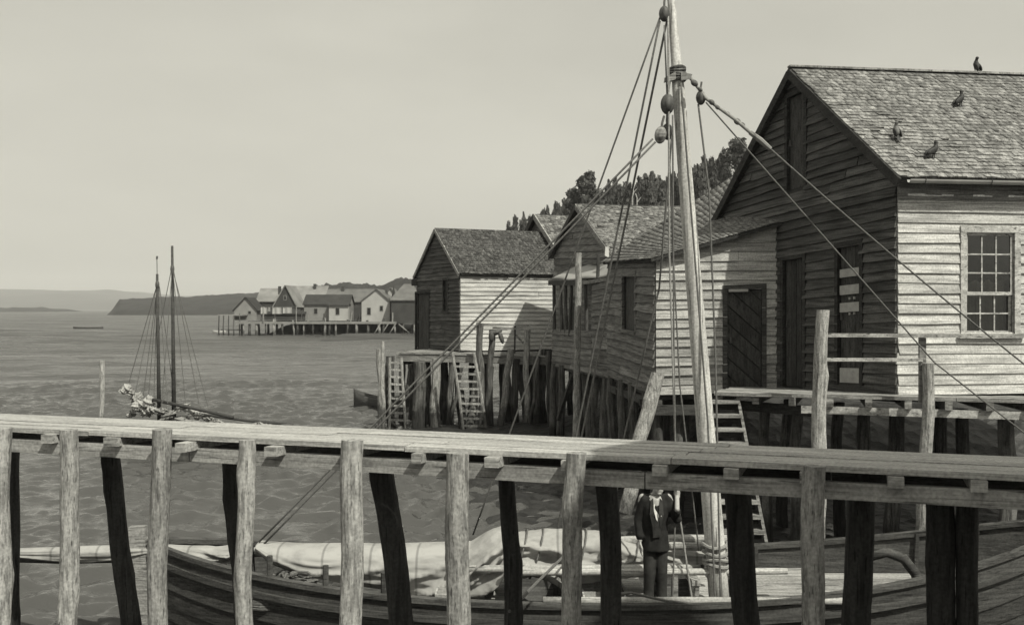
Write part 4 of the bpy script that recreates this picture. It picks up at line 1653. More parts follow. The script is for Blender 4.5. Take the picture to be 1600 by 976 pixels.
# hand rail in front of the shed
for (xa, xb, y) in ((744, 826, 506), (770, 826, 512)):
    mesh_obj('rail', *bar(U(xa, y, 34.3), U(xb, y + 2, 34.1), 0.05, 0.06), M['timber'], pf)
mesh_obj('rail_post', *bar(U(745, 556, 34.4), U(746, 503, 34.4), 0.07, 0.07), M['timber'], pf)
mesh_obj('rail_post', *bar(U(804, 552, 34.3), U(805, 505, 34.3), 0.06, 0.06), M['timber_dark'], pf)
mesh_obj('brace', *bar(U(806, 523, 34.3), U(822, 540, 34.1), 0.05, 0.05), M['timber'], pf)

bd = MB()
bd.add(ellipsoid(U(775, 519, 34.05), .22, .14, .10, 12, 8, Matrix.Rotation(-.35, 3, 'Y')))
bd.add(ellipsoid(U(768, 525, 34.0), .10, .12, .2, 12, 8))
bd.add(ellipsoid(U(783, 527, 34.0), .08, .1, .22, 10, 8, Matrix.Rotation(-.3, 3, 'Y')))
bn = bd.build('cloth_bundle', M['block'], None, smooth=True)
tag(bn, 'dark cloth bundle slung over the rail before the white shed', 'cloth')

for nm, rails, ys, lab in (('ladder', (((706.5, 549), (718, 619), (726, 684)), ((740.5, 551), (751, 610), (763, 684))), [572 + 11.6 * k for k in range(10)],
                            'rough pole ladder leaning on the platform front with wide rungs'),
                           ('ladder', (((609, 558), (609, 610), (608, 662)), ((627, 558), (630, 610), (634, 662))), [566 + 11.2 * k for k in range(9)],
                            'narrow ladder at the seaward end of the shed platform')):
    d = 33.55 if ys[0] > 570 else 35.1
    t = thing(nm, lab, 'ladder', U(rails[0][2][0], rails[0][2][1], d))

    def xr(rail, y):
        return np.interp(y, [p[1] for p in rail], [p[0] for p in rail])
    for rail in rails:
        pts = [U(p[0], p[1], d) for p in rail]
        pts[-1].z = min(pts[-1].z, gz(pts[-1].x, d)) - .15
        mesh_obj('side_rail', *tube(pts, 0.05, 8), M['pile'], t)
    for y in ys:
        mesh_obj('rung', *bar(U(xr(rails[0], y), y, d), U(xr(rails[1], y), y + 1, d), 0.05, 0.065), M['pile'], t)

# ---------------------------------------------------------------- the footbridge across the foreground
pier = thing('pier', 'narrow plank footbridge on rough round piles crossing over the boat', 'pier', (-1, 8.6, -1.5))
N0 = Vector((-4.58, 9.77, 0))
N1 = Vector((3.12, 7.14, 0))
PD = (N1 - N0).normalized()
PN = Vector((-PD.y, PD.x, 0))
DZ = 3.06


def near(px, off=0.0, z=0.0):
    """point of the footbridge line shown at column px, off metres behind the near edge"""
    a = N0 + PN * off
    k = (px - 800.0) / FOC
    t = (k * a.y - a.x) / (PD.x - k * PD.y)
    p = a + PD * t
    return Vector((p.x, p.y, z))


r_ = random.Random(91)
WID = 1.0
rows = [(0.0, 0.22), (0.225, 0.41), (0.415, 0.62), (0.625, 0.80), (0.805, 1.0)]
for k, (o0, o1) in enumerate(rows):
    cutpx = [-420, 150 + 70 * k - 30 * (k % 2), 640 - 60 * k + (120 if k % 2 else 0), 1052 + 22 * k, 2300]
    for a, b in zip(cutpx[:-1], cutpx[1:]):
        oc = (o0 + o1) / 2
        w = o1 - o0 - 0.014
        za = DZ - 0.0225 + r_.uniform(-.006, .006)
        zb = DZ - 0.0225 + r_.uniform(-.006, .006)
        p0 = near(a, oc, za) + PD * 0.004
        p1 = near(b, oc, zb) - PD * 0.004
        mesh_obj('plank', *bar(p0, p1, w, 0.045, jit=.014, r=r_), M['deck'], pier)
for i, (px, w, out) in enumerate(((-60, .11, .05), (72, .12, .06), (172, .15, .04), (281, .10, .16), (422, .12, .12), (542, .11, .04), (650, .085, .08), (768, .12, .09), (886, .1, .05),
                                  (1030, .11, .06), (1142, .11, .05), (1262, .11, .05), (1400, .11, .05), (1530, .11, .04), (1680, .11, .04))):
    a = near(px, -out, DZ - 0.088)
    mesh_obj('joist', *bar(a, a + PN * (1.0 + out), w, 0.078, jit=.04, r=r_), M['beam'], pier)
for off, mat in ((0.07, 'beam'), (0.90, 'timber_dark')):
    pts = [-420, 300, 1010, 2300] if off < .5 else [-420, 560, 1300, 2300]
    for j, (a, b) in enumerate(zip(pts[:-1], pts[1:])):
        dz = (-0.0, 0.006, -0.005)[j]
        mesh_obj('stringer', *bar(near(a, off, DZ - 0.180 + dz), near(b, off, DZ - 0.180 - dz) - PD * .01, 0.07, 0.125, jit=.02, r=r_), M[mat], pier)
fp = [(3, 0, 668, 30, 27), (106, 107, 671, 27, 30), (253, 247, 671, 29, 33), (386, 384, 687, 25, 28), (554, 546, 687, 34, 32), (716, 713, 707, 36, 35), (900, 894, 707, 31, 36), (1274, 1267, 727, 34, 40), (1668, 1662, 752, 38, 40)]
for i, (xt, xb, yt, wt, wb_) in enumerate(fp):
    pt = near(xt, -0.115)
    d = pt.y
    pt.z = Zat(yt, d)
    pb = Vector((X(xb, d), d, Zat(976, d)))
    pb = pt + (pb - pt) * ((pt.z + 1.6) / (pt.z - pb.z))
    mesh_obj('pile', *log(pb, pt, wb_ / 2 / FOC * d * 1.05, wt / 2 / FOC * d, 900 + i, seg=18, rough=.05, bend=.014, step=.06), M['pile'], pier)
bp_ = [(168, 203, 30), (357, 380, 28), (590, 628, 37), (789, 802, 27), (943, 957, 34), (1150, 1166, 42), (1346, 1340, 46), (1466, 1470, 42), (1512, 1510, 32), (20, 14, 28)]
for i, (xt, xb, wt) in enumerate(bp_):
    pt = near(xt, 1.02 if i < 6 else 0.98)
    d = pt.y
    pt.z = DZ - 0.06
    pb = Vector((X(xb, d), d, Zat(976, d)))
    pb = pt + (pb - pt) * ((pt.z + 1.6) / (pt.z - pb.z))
    mesh_obj('pile', *log(pb, pt, wt / 2 / FOC * d * 1.05, wt / 2 / FOC * d * .95, 930 + i, seg=14, rough=.05, bend=.012, step=.10), M['pile_shaded'], pier)

# ---------------------------------------------------------------- the big sailing boat moored behind it
boat = thing('sailing_boat', 'large open wooden sailing boat with furled canvas and a tall pale mast', 'boat', (1.2, 12.7, -0.4))
BX0, BX1, BY, BB = -4.55, 7.1, 12.75, 1.32


def b_at(s):
    return BB * max(0.0, 1 - abs(2 * s - 1) ** 2.7) ** 0.85


def sheer(s):
    q = (s - 0.5) / 0.5
    return 0.86 + (0.44 * (-q) ** 2.4 if q < 0 else 0.72 * q ** 2.2)


def keel(s):
    q = abs(s - 0.5) / 0.5
    return -0.55 + 0.55 * q ** 4


def hull_pt(s, gth, side, off=0.0):
    b = b_at(s)
    zs, zk = sheer(s), keel(s)
    rake = (0.10 * (1 - gth) if s < 0.5 else -0.22 * (1 - gth)) * abs(2 * s - 1) ** 3 * 2
    y = b * math.sin(math.pi / 2 * min(1, gth)) ** 0.75
    return Vector((BX0 + (BX1 - BX0) * s + rake, BY + side * (y + off), zk + (zs - zk) * gth ** 1.25))


def x_reach(y, z, sgn):
    """how far along the hull a board at offset y and height z may run before it meets the planking"""
    s = 0.5
    while 0.03 < s < 0.97:
        zs, zk = sheer(s), keel(s)
        if b_at(s) * math.sin(math.pi / 2 * max(0.0, min(1, (z - zk) / (zs - zk))) ** .8) ** .75 * .97 < abs(y):
            break
        s += sgn * 0.005
    return BX0 + (BX1 - BX0) * s


hull_root = MB()
NS_ = 40
# keel and end posts are the hull body, planks hang on it
kp = [hull_pt(i / 30, 0.0, 1) for i in range(31)]
for i in range(30):
    hull_root.add(bar(kp[i] - UP * .04, kp[i + 1] - UP * .04, 0.10, 0.14))
hull_o = hull_root.build('hull', M['hull'], boat)
ST = 7
for side in (-1, 1):
    for k in range(ST):
        g0, g1 = k / ST, min(1.0, (k + 1) / ST + 0.02)
        v = []
        for i in range(NS_ + 1):
            s = 0.004 + 0.992 * i / NS_
            v += [hull_pt(s, g0, side, -0.006), hull_pt(s, g0, side, 0.03), hull_pt(s, g1, side, 0.012), hull_pt(s, g1, side, -0.012)]
        f = []
        for i in range(NS_):
            o = i * 4
            for a in range(4):
                b = (a + 1) % 4
                q = (o + a, o + 4 + a, o + 4 + b, o + b)
                f.append(q if side < 0 else q[::-1])
        f += [(0, 1, 2, 3), (NS_ * 4 + 3, NS_ * 4 + 2, NS_ * 4 + 1, NS_ * 4)]
        mesh_obj('plank', v, f, M['hull'], hull_o)
    for (dz, w, h, off, nm) in ((0.02, 0.11, 0.06, 0.0, 'gunwale'), (-0.16, 0.05, 0.07, 0.045, 'rubbing_strake')):
        pts = [hull_pt(0.004 + 0.992 * i / NS_, 1.0, side, off) + UP * dz for i in range(NS_ + 1)]
        if nm == 'rubbing_strake':
            pts = [hull_pt(0.004 + 0.992 * i / NS_, 0.90, side, off - 0.005) for i in range(NS_ + 1)]
        v = []
        f = []
        for p in pts:
            for a, b in ((-1, -1), (1, -1), (1, 1), (-1, 1)):
                v.append(p + Vector((0, a * w / 2, b * h / 2)))
        for i in range(NS_):
            o = i * 4
            for a in range(4):
                b = (a + 1) % 4
                f.append((o + a, o + 4 + a, o + 4 + b, o + b))
        f += [(3, 2, 1, 0), tuple(NS_ * 4 + q for q in (0, 1, 2, 3))]
        mesh_obj(nm, v, f, M['hull'], boat)
mesh_obj('stem_post', *bar((BX0 - .02, BY, -0.5), (BX0 - .10, BY - .02, 1.50), 0.12, 0.20, up=(1, 0, 0)), M['timber'], boat)
mesh_obj('rudder', *hexa([(BX0 - .26, BY - .03, -.5), (BX0 - .12, BY - .03, -.5), (BX0 - .12, BY + .03, -.5), (BX0 - .26, BY + .03, -.5),
                         (BX0 - .30, BY - .03, 1.45), (BX0 - .12, BY - .03, 1.45), (BX0 - .12, BY + .03, 1.45), (BX0 - .30, BY + .03, 1.45)]), M['timber'], boat)
mesh_obj('stern_post', *bar((BX1 + .02, BY, -0.4), (BX1 + .28, BY, 2.0), 0.14, 0.18, up=(1, 0, 0)), M['hull'], boat)
# floor
for k in range(9):
    y0 = -0.98 + k * 0.22
    mesh_obj('floor_board', *box(max(-3.3, x_reach(abs(y0 + .1) + .11, .2, -1)), min(5.9, x_reach(abs(y0 + .1) + .11, .2, 1)), BY + y0, BY + y0 + 0.205, 0.24 + 0.004 * (k % 3), 0.28 + 0.004 * (k % 3)), M['timber_dark'], boat)
# thwarts, frames
for k, x in enumerate((-3.2, -2.2, -1.2, -0.2, 0.75, 1.55, 2.45, 3.4, 4.4, 5.4)):
    s = (x - BX0) / (BX1 - BX0)
    zs_, zk_ = sheer(s), keel(s)
    hb = b_at(s) * math.sin(math.pi / 2 * ((.60 - zk_) / (zs_ - zk_)) ** .8) ** .75 * 0.90
    mesh_obj('thwart', *box(x - .12, x + .12, BY - hb, BY + hb, 0.60, 0.65), M['spar'] if k in (3, 4, 5, 6) else M['timber'], boat)
for k in range(15):
    s = 0.09 + 0.82 * k / 14
    for side in (-1, 1):
        pts = [hull_pt(s, gg, side, -0.04) for gg in (0.25, 0.4, 0.55, 0.7, 0.85, 1.0)]
        tp = 0.28 if (side < 0 and k in (1, 2, 3)) else 0.03
        pts.append(pts[-1] + UP * tp)
        m_ = MB()
        m_.add(tube(pts, 0.035, 6))
        m_.build('frame_rib', M['timber_dark'], boat)
# foredeck boards right of the mast
for k in range(8):
    y0 = BY - 1.06 + k * 0.27
    mesh_obj('deck_board', *box(2.85, min(5.3, x_reach(abs(y0 + .125 - BY) + .13, .66, 1) - .03), y0, y0 + 0.25, 0.665, 0.70 + .004 * (k % 2)), M['timber'] if k % 3 else M['spar'], boat)
# side plank the man stands on
mesh_obj('side_plank', *box(-0.35, 2.75, 11.62, 11.90, 0.66, 0.705), M['spar'], boat)
mesh_obj('side_plank', *box(0.3, 2.75, 11.92, 12.22, 0.66, 0.70), M['timber'], boat)
for x in (0.02, 1.12, 2.16):
    mesh_obj('cross_beam', *box(x - .05, x + .05, 12.0, 13.7, .955, 1.015), M['spar'], boat)
    mesh_obj('cross_beam_post', *box(x - .04, x + .04, 12.02, 12.10, .27, .955), M['timber'], boat)
    mesh_obj('cross_beam_post', *box(x - .04, x + .04, 13.56, 13.64, .27, .955), M['timber'], boat)
# curved timber knee on the foredeck
kn = [U(1352, 872, 12.0), U(1385, 862, 12.0), U(1412, 872, 12.0), U(1430, 895, 12.0), U(1440, 925, 12.0), U(1442, 948, 12.0)]
mesh_obj('curved_timber', *tube(kn, [0.05, 0.06, 0.06, 0.06, 0.055, 0.05], 8), M['timber_dark'], boat, smooth=True)

# mast
MB0 = Vector((X(1127, 12.3), 12.3, 0.40))
MT0 = U(1046, -34, 12.3)


def mast_pt(py):
    t = (Zat(py, 12.3) - MB0.z) / (MT0.z - MB0.z)
    return MB0.lerp(MT0, t)


mpts = []
mrad = []
for py, rr in ((960, .124), (880, .122), (780, .118), (650, .108), (500, .100), (330, .090), (200, .080), (135, .074), (118, .066), (60, .056), (10, .048), (-34, .042)):
    mpts.append(mast_pt(py))
    mrad.append(rr)
mast = mesh_obj('mast', *tube(mpts, mrad, 16), M['mast'], boat, smooth=True)
# hounds: cleats and lashings
hd = MB()
for k, (dx, dz) in enumerate(((0, 0), (0.01, .035), (-.01, .07), (0, -.035), (0.005, .1))):
    c = mast_pt(120) + UP * dz
    ring = [c + Vector((math.cos(a) * (.088 + .006 * (k % 2)), math.sin(a) * .088, .008 * math.sin(2 * a + k))) for a in [i * math.pi / 6 for i in range(13)]]
    hd.add(tube(ring, 0.020, 6))
hd.build('lashing', M['block'], mast)
mesh_obj('cleat', *hexa([U(1037, 130, 12.2), U(1056, 124, 12.2), U(1056, 124, 12.3), U(1037, 130, 12.3), U(1038, 122, 12.2), U(1056, 112, 12.2), U(1056, 112, 12.3), U(1038, 122, 12.3)]), M['timber'], mast)
mesh_obj('cleat', *hexa([U(1064, 126, 12.18), U(1079, 124, 12.2), U(1079, 124, 12.28), U(1064, 126, 12.3), U(1064, 113, 12.18), U(1082, 116, 12.2), U(1082, 116, 12.28), U(1064, 113, 12.3)]), M['timber'], mast)
for py in (850, 862, 872, 880):
    c = mast_pt(py)
    ring = [c + Vector((math.cos(a) * .15, math.sin(a) * .15, .02 * math.sin(2 * a + py))) for a in [i * math.pi / 7 for i in range(15)]]
    mesh_obj('lashing', *tube(ring, 0.022, 6), M['rope_light'], mast)


def block(px, py, d, sz, tilt=0.0, mat='block'):
    c = U(px, py, d)
    Mx = Matrix.Rotation(tilt, 3, 'Y')
    m_ = MB()
    m_.add(ellipsoid(c, .062 * sz, .05 * sz, .092 * sz, 12, 8, Mx))
    m_.add(ellipsoid(c - Vector((0, .035 * sz, 0)), .035 * sz, .03 * sz, .07 * sz, 10, 6, Mx))
    o = m_.build('pulley_block', M[mat], boat, smooth=True)
    mesh_obj('strop', *tube([c + Mx @ Vector((0, 0, .07 * sz)), c + Mx @ Vector((0, 0, .13 * sz)), c + Mx @ Vector((0.01, 0, .20 * sz))], 0.014 * sz, 6), M['rope'], o)
    return o


block(1038, 22, 12.2, 1.05)
block(1043, 163, 12.18, 1.35, 0.05)
block(1032, 211, 12.15, 1.15, 0.15, 'timber')
block(1043, 206, 12.22, 1.1, -0.05)
block(1095, 153, 12.2, 0.95)


def rope(pts, rr=0.012, mat='rope', sag=0.0, name='rigging_rope'):
    P = []
    for a, b in zip(pts[:-1], pts[1:]):
        s = sagline(a, b, sag, 12)
        P += s if not P else s[1:]
    return mesh_obj(name, *tube(P, rr, 6), M[mat], boat, smooth=True)


rope([U(1031, 28, 12.2), U(739, 835, 13.75)], .011)
rope([U(1031, 33, 12.2), U(860, 880, 13.8)], .013)
rope([U(1042, 33, 12.2), U(868, 880, 13.8)], .014)
rope([U(1020, 217, 12.15), U(405, 846, 12.7)], .0135)
rope([U(1024, 222, 12.15), U(411, 851, 12.7)], .0135)
rope([U(1044, 26, 12.18), U(1046, 400, 12.1), U(1055, 690, 11.98), U(1057, 772, 11.86), U(1084, 956, 11.75)], .0125, 'rope_light')
rope([U(1051, 180, 12.15), U(1053, 560, 12.05), U(1056, 774, 11.88), U(1050, 962, 11.72)], .011)
rope([U(1050, 210, 12.2), U(1030, 450, 12.35), U(975, 682, 12.7), U(950, 868, 13.6)], .012)
rope([U(1091, 163, 12.2), U(1108, 300, 12.1), U(1118, 560, 12.0), U(1126, 948, 11.75)], .0115)
rope([U(1064, 130, 12.18), U(1084, 380, 12.1), U(1106, 660, 12.0), U(1118, 955, 11.7)], .012)
rope([U(1038, 40, 12.2), U(1052, 400, 12.15), U(1062, 600, 12.15), U(1092, 860, 12.15)], .010)
# heavy knotted stay towards the shore
kp2 = [U(1078, 121, 12.25), U(1090, 136, 12.2), U(1103, 154, 12.15), U(1128, 172, 12.1), U(1150, 188, 12.05), U(1172, 207, 12.05), U(1188, 219, 12.0), U(1203, 232, 12.0)]
rope(kp2, .022, 'rope_light', name='knotted_stay')
for (px, py, s) in ((1085, 130, 1.2), (1094, 140, .8), (1112, 160, 1), (1121, 168, .8), (1137, 178, .8), (1152, 190, 1.2), (1160, 195, .9)):
    mesh_obj('stay_knot', *ellipsoid(U(px, py, 12.1), .042 * s, .035 * s, .03 * s, 8, 6, Matrix.Rotation(.7, 3, 'Y')), M['rope'], boat, smooth=True)
mesh_obj('stay_sleeve', *tube([U(1172, 207, 12.05), U(1188, 219, 12.0), U(1204, 233, 12.0)], [.028, .034, .026], 8), M['canvas_grey'], boat)
MOOR = U(1770, 700, 12.6)
rope([U(1203, 232, 12.0), MOOR], .0105, 'rope', sag=.08)
rope([U(1103, 160, 12.2), U(1460, 566, 12.35), Vector((BX1 + .24, BY, 1.9))], .0095, 'rope')
mp_ = mesh_obj('mooring_pile', *log((MOOR.x + .05, MOOR.y, -1.2), (MOOR.x, MOOR.y, MOOR.z + .25), .14, .12, 990), M['pile'])
tag(mp_, 'round mooring pile holding the heavy stay of the big boat', 'pile')


# furled canvas
def sail(name, prof, y0, depth, fold, seed, lean=0.0, n=210, m=64, mat='canvas', phase=0.0):
    """prof: list of (px, ytop, ybottom) as seen; a real bundle with depth and folds"""
    r = random.Random(seed)
    xs = [p[0] for p in prof]
    ph = [r.uniform(0, 6.28) for _ in range(6)]
    v = []
    f = []
    for i in range(n + 1):
        px = xs[0] + (xs[-1] - xs[0]) * i / n
        yt = np.interp(px, xs, [p[1] for p in prof])
        yb = np.interp(px, xs, [p[2] for p in prof])
        zt, zb = Zat(yt, y0), Zat(yb, y0)
        cz, hz_ = (zt + zb) / 2, (zt - zb) / 2
        cx = X(px, y0)
        ft = i / n
        dd = depth * (0.4 + 0.6 * min(1, hz_ / 0.2))
        am = (cx - X(xs[0], y0))
        for j in range(m):
            th = 2 * math.pi * j / m
            co, si = math.cos(th), math.sin(th)
            wgt, qa, qb, qc = fold(ft)
            low = 0.5 + 0.5 * min(1.0, max(0.0, 0.75 - si))
            wob = 0.9 * math.sin(am * 1.9 + ph[3] + si) + 0.5 * math.sin(am * 4.3 + ph[4] - 2 * si)
            q1 = qa * si + qb * am + qc * ft * ft + wob
            q2 = 1.7 * qa * si - .6 * qb * am + 1.5 * qc * ft * ft + ph[1] + 1.3 * wob
            q3 = 3.1 * qa * si + 1.3 * qb * am + ph[2] + 1.5 * qc * ft * ft
            rg = (1 - abs(math.sin(q1))) ** 1.6 * .55 + (1 - abs(math.sin(q2))) ** 1.8 * .35 + (1 - abs(math.sin(q3))) ** 2 * .18 - .25
            fo = wgt * rg * low
            k = 1 + fo
            flat = abs(co) ** 0.8 * (1 if co > 0 else -1)
            v.append(Vector((cx + 0.02 * fo, y0 - flat * dd * k + lean * si, cz + si * hz_ * (1 + fo * .25))))
    for i in range(n):
        for j in range(m):
            k = (j + 1) % m
            f.append((i * m + j, (i + 1) * m + j, (i + 1) * m + k, i * m + k))
    f.append(tuple(range(m)))
    f.append(tuple(n * m + j for j in reversed(range(m))))
    return mesh_obj(name, v, f, M[mat], boat, smooth=True)


sail('furled_sail', [(240, 851, 858), (262, 851, 864), (300, 853, 874), (335, 854, 881), (362, 851, 876), (380, 848, 862), (392, 847, 856)], 12.75, .24, lambda t: (.75, 2.4, 1.6, 3.0), 3)
sail('furled_sail', [(404, 846, 856), (425, 848, 876), (470, 851, 893), (540, 850, 908), (620, 851, 922), (690, 850, 932), (735, 848, 930), (752, 838, 926), (770, 828, 918), (784, 824, 905), (792, 830, 880)],
     12.75, .36, lambda t: (.22 + 1.1 * max(0, t - .35), 3.0, .7, -6.0), 5)
sail('furled_sail', [(806, 832, 880), (815, 830, 896), (850, 827, 904), (880, 826, 908), (930, 829, 908), (960, 836, 904), (1000, 846, 896), (1050, 852, 886), (1096, 854, 878), (1112, 858, 870)],
     12.85, .33, lambda t: (.95 * (1 - t) + .35, 3.0, 3.0, 2.0), 7)
sail('furled_jib', [(-60, 858, 868), (0, 857, 869), (60, 855, 874), (120, 853, 878), (170, 852, 877), (215, 851, 873), (246, 853, 866)], 12.75, .15, lambda t: (.5, 2.0, 1.1, 0), 9)
mesh_obj('boom', *tube([U(1150, 843, 12.72), U(1060, 842, 12.75), U(740, 852, 12.9), U(392, 862, 12.8), U(230, 862, 12.75)], .062, 10), M['spar'], boat, smooth=True)
mesh_obj('gaff', *tube([U(1136, 856, 12.5), U(1052, 852, 12.55), U(900, 872, 12.9)], .05, 10), M['spar'], boat, smooth=True)
mesh_obj('bowsprit', *tube([U(235, 868, 12.75), U(100, 872, 12.75), U(-120, 868, 12.75)], [.075, .065, .045], 10), M['timber_dark'], boat, smooth=True)
mesh_obj('crutch', *bar(U(390, 850, 12.7), (X(398, 12.7), 12.7, 0.25), 0.08, 0.08), M['timber_dark'], boat)
mesh_obj('crutch', *bar(U(800, 850, 12.9), (X(802, 12.9), 12.9, 0.25), 0.08, 0.08), M['timber_dark'], boat)
for i, (px, yt, yb) in enumerate(((813, 829, 897), (838, 828, 900), (772, 828, 912), (905, 828, 906), (985, 843, 898))):
    c = U(px, (yt + yb) / 2, 12.82)
    hh = (yb - yt) / 2 / FOC * 12.82 + .015
    ring = [c + Vector((.09 * math.sin(a), -.34 * math.cos(a), hh * math.sin(a))) for a in [k * math.pi / 8 for k in range(17)]]
    mesh_obj('gasket', *tube(ring, .012, 5), M['rope'], boat)

# loose gear in the boat
for i, (p0, p1, rr, lab) in enumerate((
        (Vector((-0.1, 12.22, 1.055)), Vector((3.3, 12.28, 1.055)), .042, 'slender pale pole lying on the cross beams behind the standing man'),
        (Vector((-0.75, 12.36, 1.06)), Vector((2.28, 12.41, 1.06)), .050, 'stout peeled pole lying under the furled sail'),
        (Vector((2.5, 12.02, 0.775)), Vector((5.2, 11.98, 0.775)), .045, 'peeled pole lying on the boards right of the mast foot'),
        (Vector((0.35, 11.50, 0.925)), Vector((3.9, 11.48, 0.925)), .045, 'long pole laid along the near gunwale beside the man'))):
    o = mesh_obj('pole', *tube(sagline(p0, p1, 0.0, 6), [rr, rr * .97, rr, rr * 1.04, rr, rr * .95, rr * .9], 8), M['spar'], None, smooth=True)
    tag(o, lab, 'pole')
for i, (x, y, w, d, h, lab) in enumerate(((-0.75, 12.1, .30, .30, .22, 'open pale box standing beneath the big sail fold'), (0.95, 12.0, .24, .26, .20, 'small pale box at the standing man\'s side'))):
    t = thing('crate', lab, 'box', (x, y, .652))
    for nm, bx in (('bottom', (-w / 2, w / 2, -d / 2, d / 2, 0, .02)), ('side', (-w / 2, w / 2, -d / 2, -d / 2 + .02, .02, h)), ('side', (-w / 2, w / 2, d / 2 - .02, d / 2, .02, h)),
                   ('end', (-w / 2, -w / 2 + .02, -d / 2 + .02, d / 2 - .02, .02, h)), ('end', (w / 2 - .02, w / 2, -d / 2 + .02, d / 2 - .02, .02, h))):
        vv, ff = box(*bx)
        mesh_obj(nm, [q + Vector((x, y, .652)) for q in vv], ff, M['spar'], t)
cl = MB()
r_ = random.Random(44)
pts = []
for k in range(90):
    a = k * 0.42
    pts.append(Vector((-2.9 + .26 * math.cos(a) * (1 + .1 * math.sin(k)), 12.1 + .2 * math.sin(a), .68 + .0022 * k + .01 * r_.random())))
ro = mesh_obj('rope_coil', *tube(pts, .022, 6), M['rope'])
tag(ro, 'untidy coil of dark rope on a thwart under the small sail', 'rope')
rr_ = random.Random(4)
nc = U(455, 905, 12.3)
pts = []
q = Vector((0, 0, 0))
vel = Vector((1, 0, 0))
for k in range(620):
    vel = (vel + Vector((rr_.uniform(-1, 1), rr_.uniform(-1, 1), rr_.uniform(-1, 1))) * .55 - q * .22).normalized()
    q = q + vel * .06
    e = Vector((q.x * .62, q.y * .34, q.z * .16))
    pts.append(nc + e + Vector((0, 0, -.02)))
no = mesh_obj('net_heap', *tube(pts, .017, 5), M['rope'])
tag(no, 'dark heap of fishing net lying amidships under the canvas', 'net')
mr_ = mesh_obj('mooring_line', *tube([near(950, 1.0, 0) + Vector((0, 0.02, EYE - (915 - HOR) / FOC * 9.3)), U(985, 925, 11.0), U(1040, 938, 11.4), U(1092, 944, 11.45)], .016, 6), M['rope'])
tag(mr_, 'dark mooring line slung from a footbridge pile to the boat rail', 'rope')
mr2 = mesh_obj('mooring_line', *tube([near(796, .95, 0) + Vector((0, 0, EYE - (950 - HOR) / FOC * 9.3)), U(840, 908, 10.6), U(905, 845, 12.3)], .016, 6), M['rope'])
tag(mr2, 'slanting rope from a dark pile up to the furled sail', 'rope')


# ---------------------------------------------------------------- the man standing in the boat
def remesh(o, vox, smooth_it=4):
    m_ = o.modifiers.new('remesh', 'REMESH')
    m_.mode = 'VOXEL'
    m_.voxel_size = vox
    m_.use_smooth_shade = True
    if smooth_it:
        s_ = o.modifiers.new('smooth', 'SMOOTH')
        s_.iterations = smooth_it
        s_.factor = 0.5
    return o


def limb(mb, pts, rads, seg=14):
    mb.add(tube(pts, rads, seg))
    for p, rr in zip(pts, rads):
        mb.add(ellipsoid(p, rr, rr, rr, 12, 8))


MAN = Vector((1.66, 11.86, 0.705))
man = thing('person', 'man in dark suit and white shirt standing in the boat holding a rope', 'person', MAN)


def mp3(x, y, z):
    return MAN + Vector((x * 0.82, y, z)) * 0.95


body = MB()
hc = mp3(0.035, -0.045, 1.555)
body.add(ellipsoid(hc + Vector((0, .01, .02)), .074, .092, .105, 18, 14))
body.add(ellipsoid(hc + Vector((0, -.035, -.055)), .056, .058, .070, 14, 10))
body.add(ellipsoid(hc + Vector((0, -.095, -.018)), .013, .022, .030, 10, 8))       # nose
body.add(ellipsoid(hc + Vector((0, -.070, .028)), .052, .022, .014, 10, 8))         # brow
body.add(ellipsoid(hc + Vector((0, -.078, -.066)), .026, .016, .011, 10, 6))        # mouth
body.add(ellipsoid(hc + Vector((0, -.070, -.102)), .024, .022, .018, 10, 6))        # chin
for s in (-1, 1):
    body.add(ellipsoid(hc + Vector((.076 * s, .012, -.015)), .011, .022, .034, 8, 8))
limb(body, [mp3(.01, 0, 1.34), mp3(.025, -.02, 1.46)], [.058, .054])
limb(body, [mp3(0, .01, .95), mp3(0, 0, 1.15), mp3(0, 0, 1.32)], [.12, .125, .12])
for s in (-1, 1):
    limb(body, [mp3(.085 * s, .01, .93), mp3(.09 * s, -.01, .50), mp3(.095 * s, .03, .08)], [.075, .052, .038])
    limb(body, [mp3(.095 * s, .03, .06), mp3(.10 * s, -.12, .035)], [.035, .030])
RA = [mp3(-.185, .005, 1.375), mp3(-.245, .03, 1.10), mp3(-.235, -.03, .865)]
LA = [mp3(.185, .005, 1.375), mp3(.315, -.04, 1.13), mp3(.285, -.20, 1.275)]
limb(body, RA, [.05, .040, .028])
limb(body, LA, [.05, .040, .028])
# hanging right hand: palm, four unequal bent fingers, thumb
pr = mp3(-.232, -.05, .80)
body.add(ellipsoid(pr, .020, .042, .050, 12, 8))
for k, (dy, ln) in enumerate(((-.032, .068), (-.011, .078), (.011, .073), (.031, .058))):
    a = pr + Vector((0, dy, -.036))
    limb(body, [a, a + Vector((.006, -.004, -ln * .5)), a + Vector((.022, -.004, -ln * .95))], [.0105, .0095, .0080], 8)
limb(body, [pr + Vector((.004, -.036, .018)), pr + Vector((.014, -.056, -.014)), pr + Vector((.018, -.058, -.042))], [.0125, .011, .009], 8)
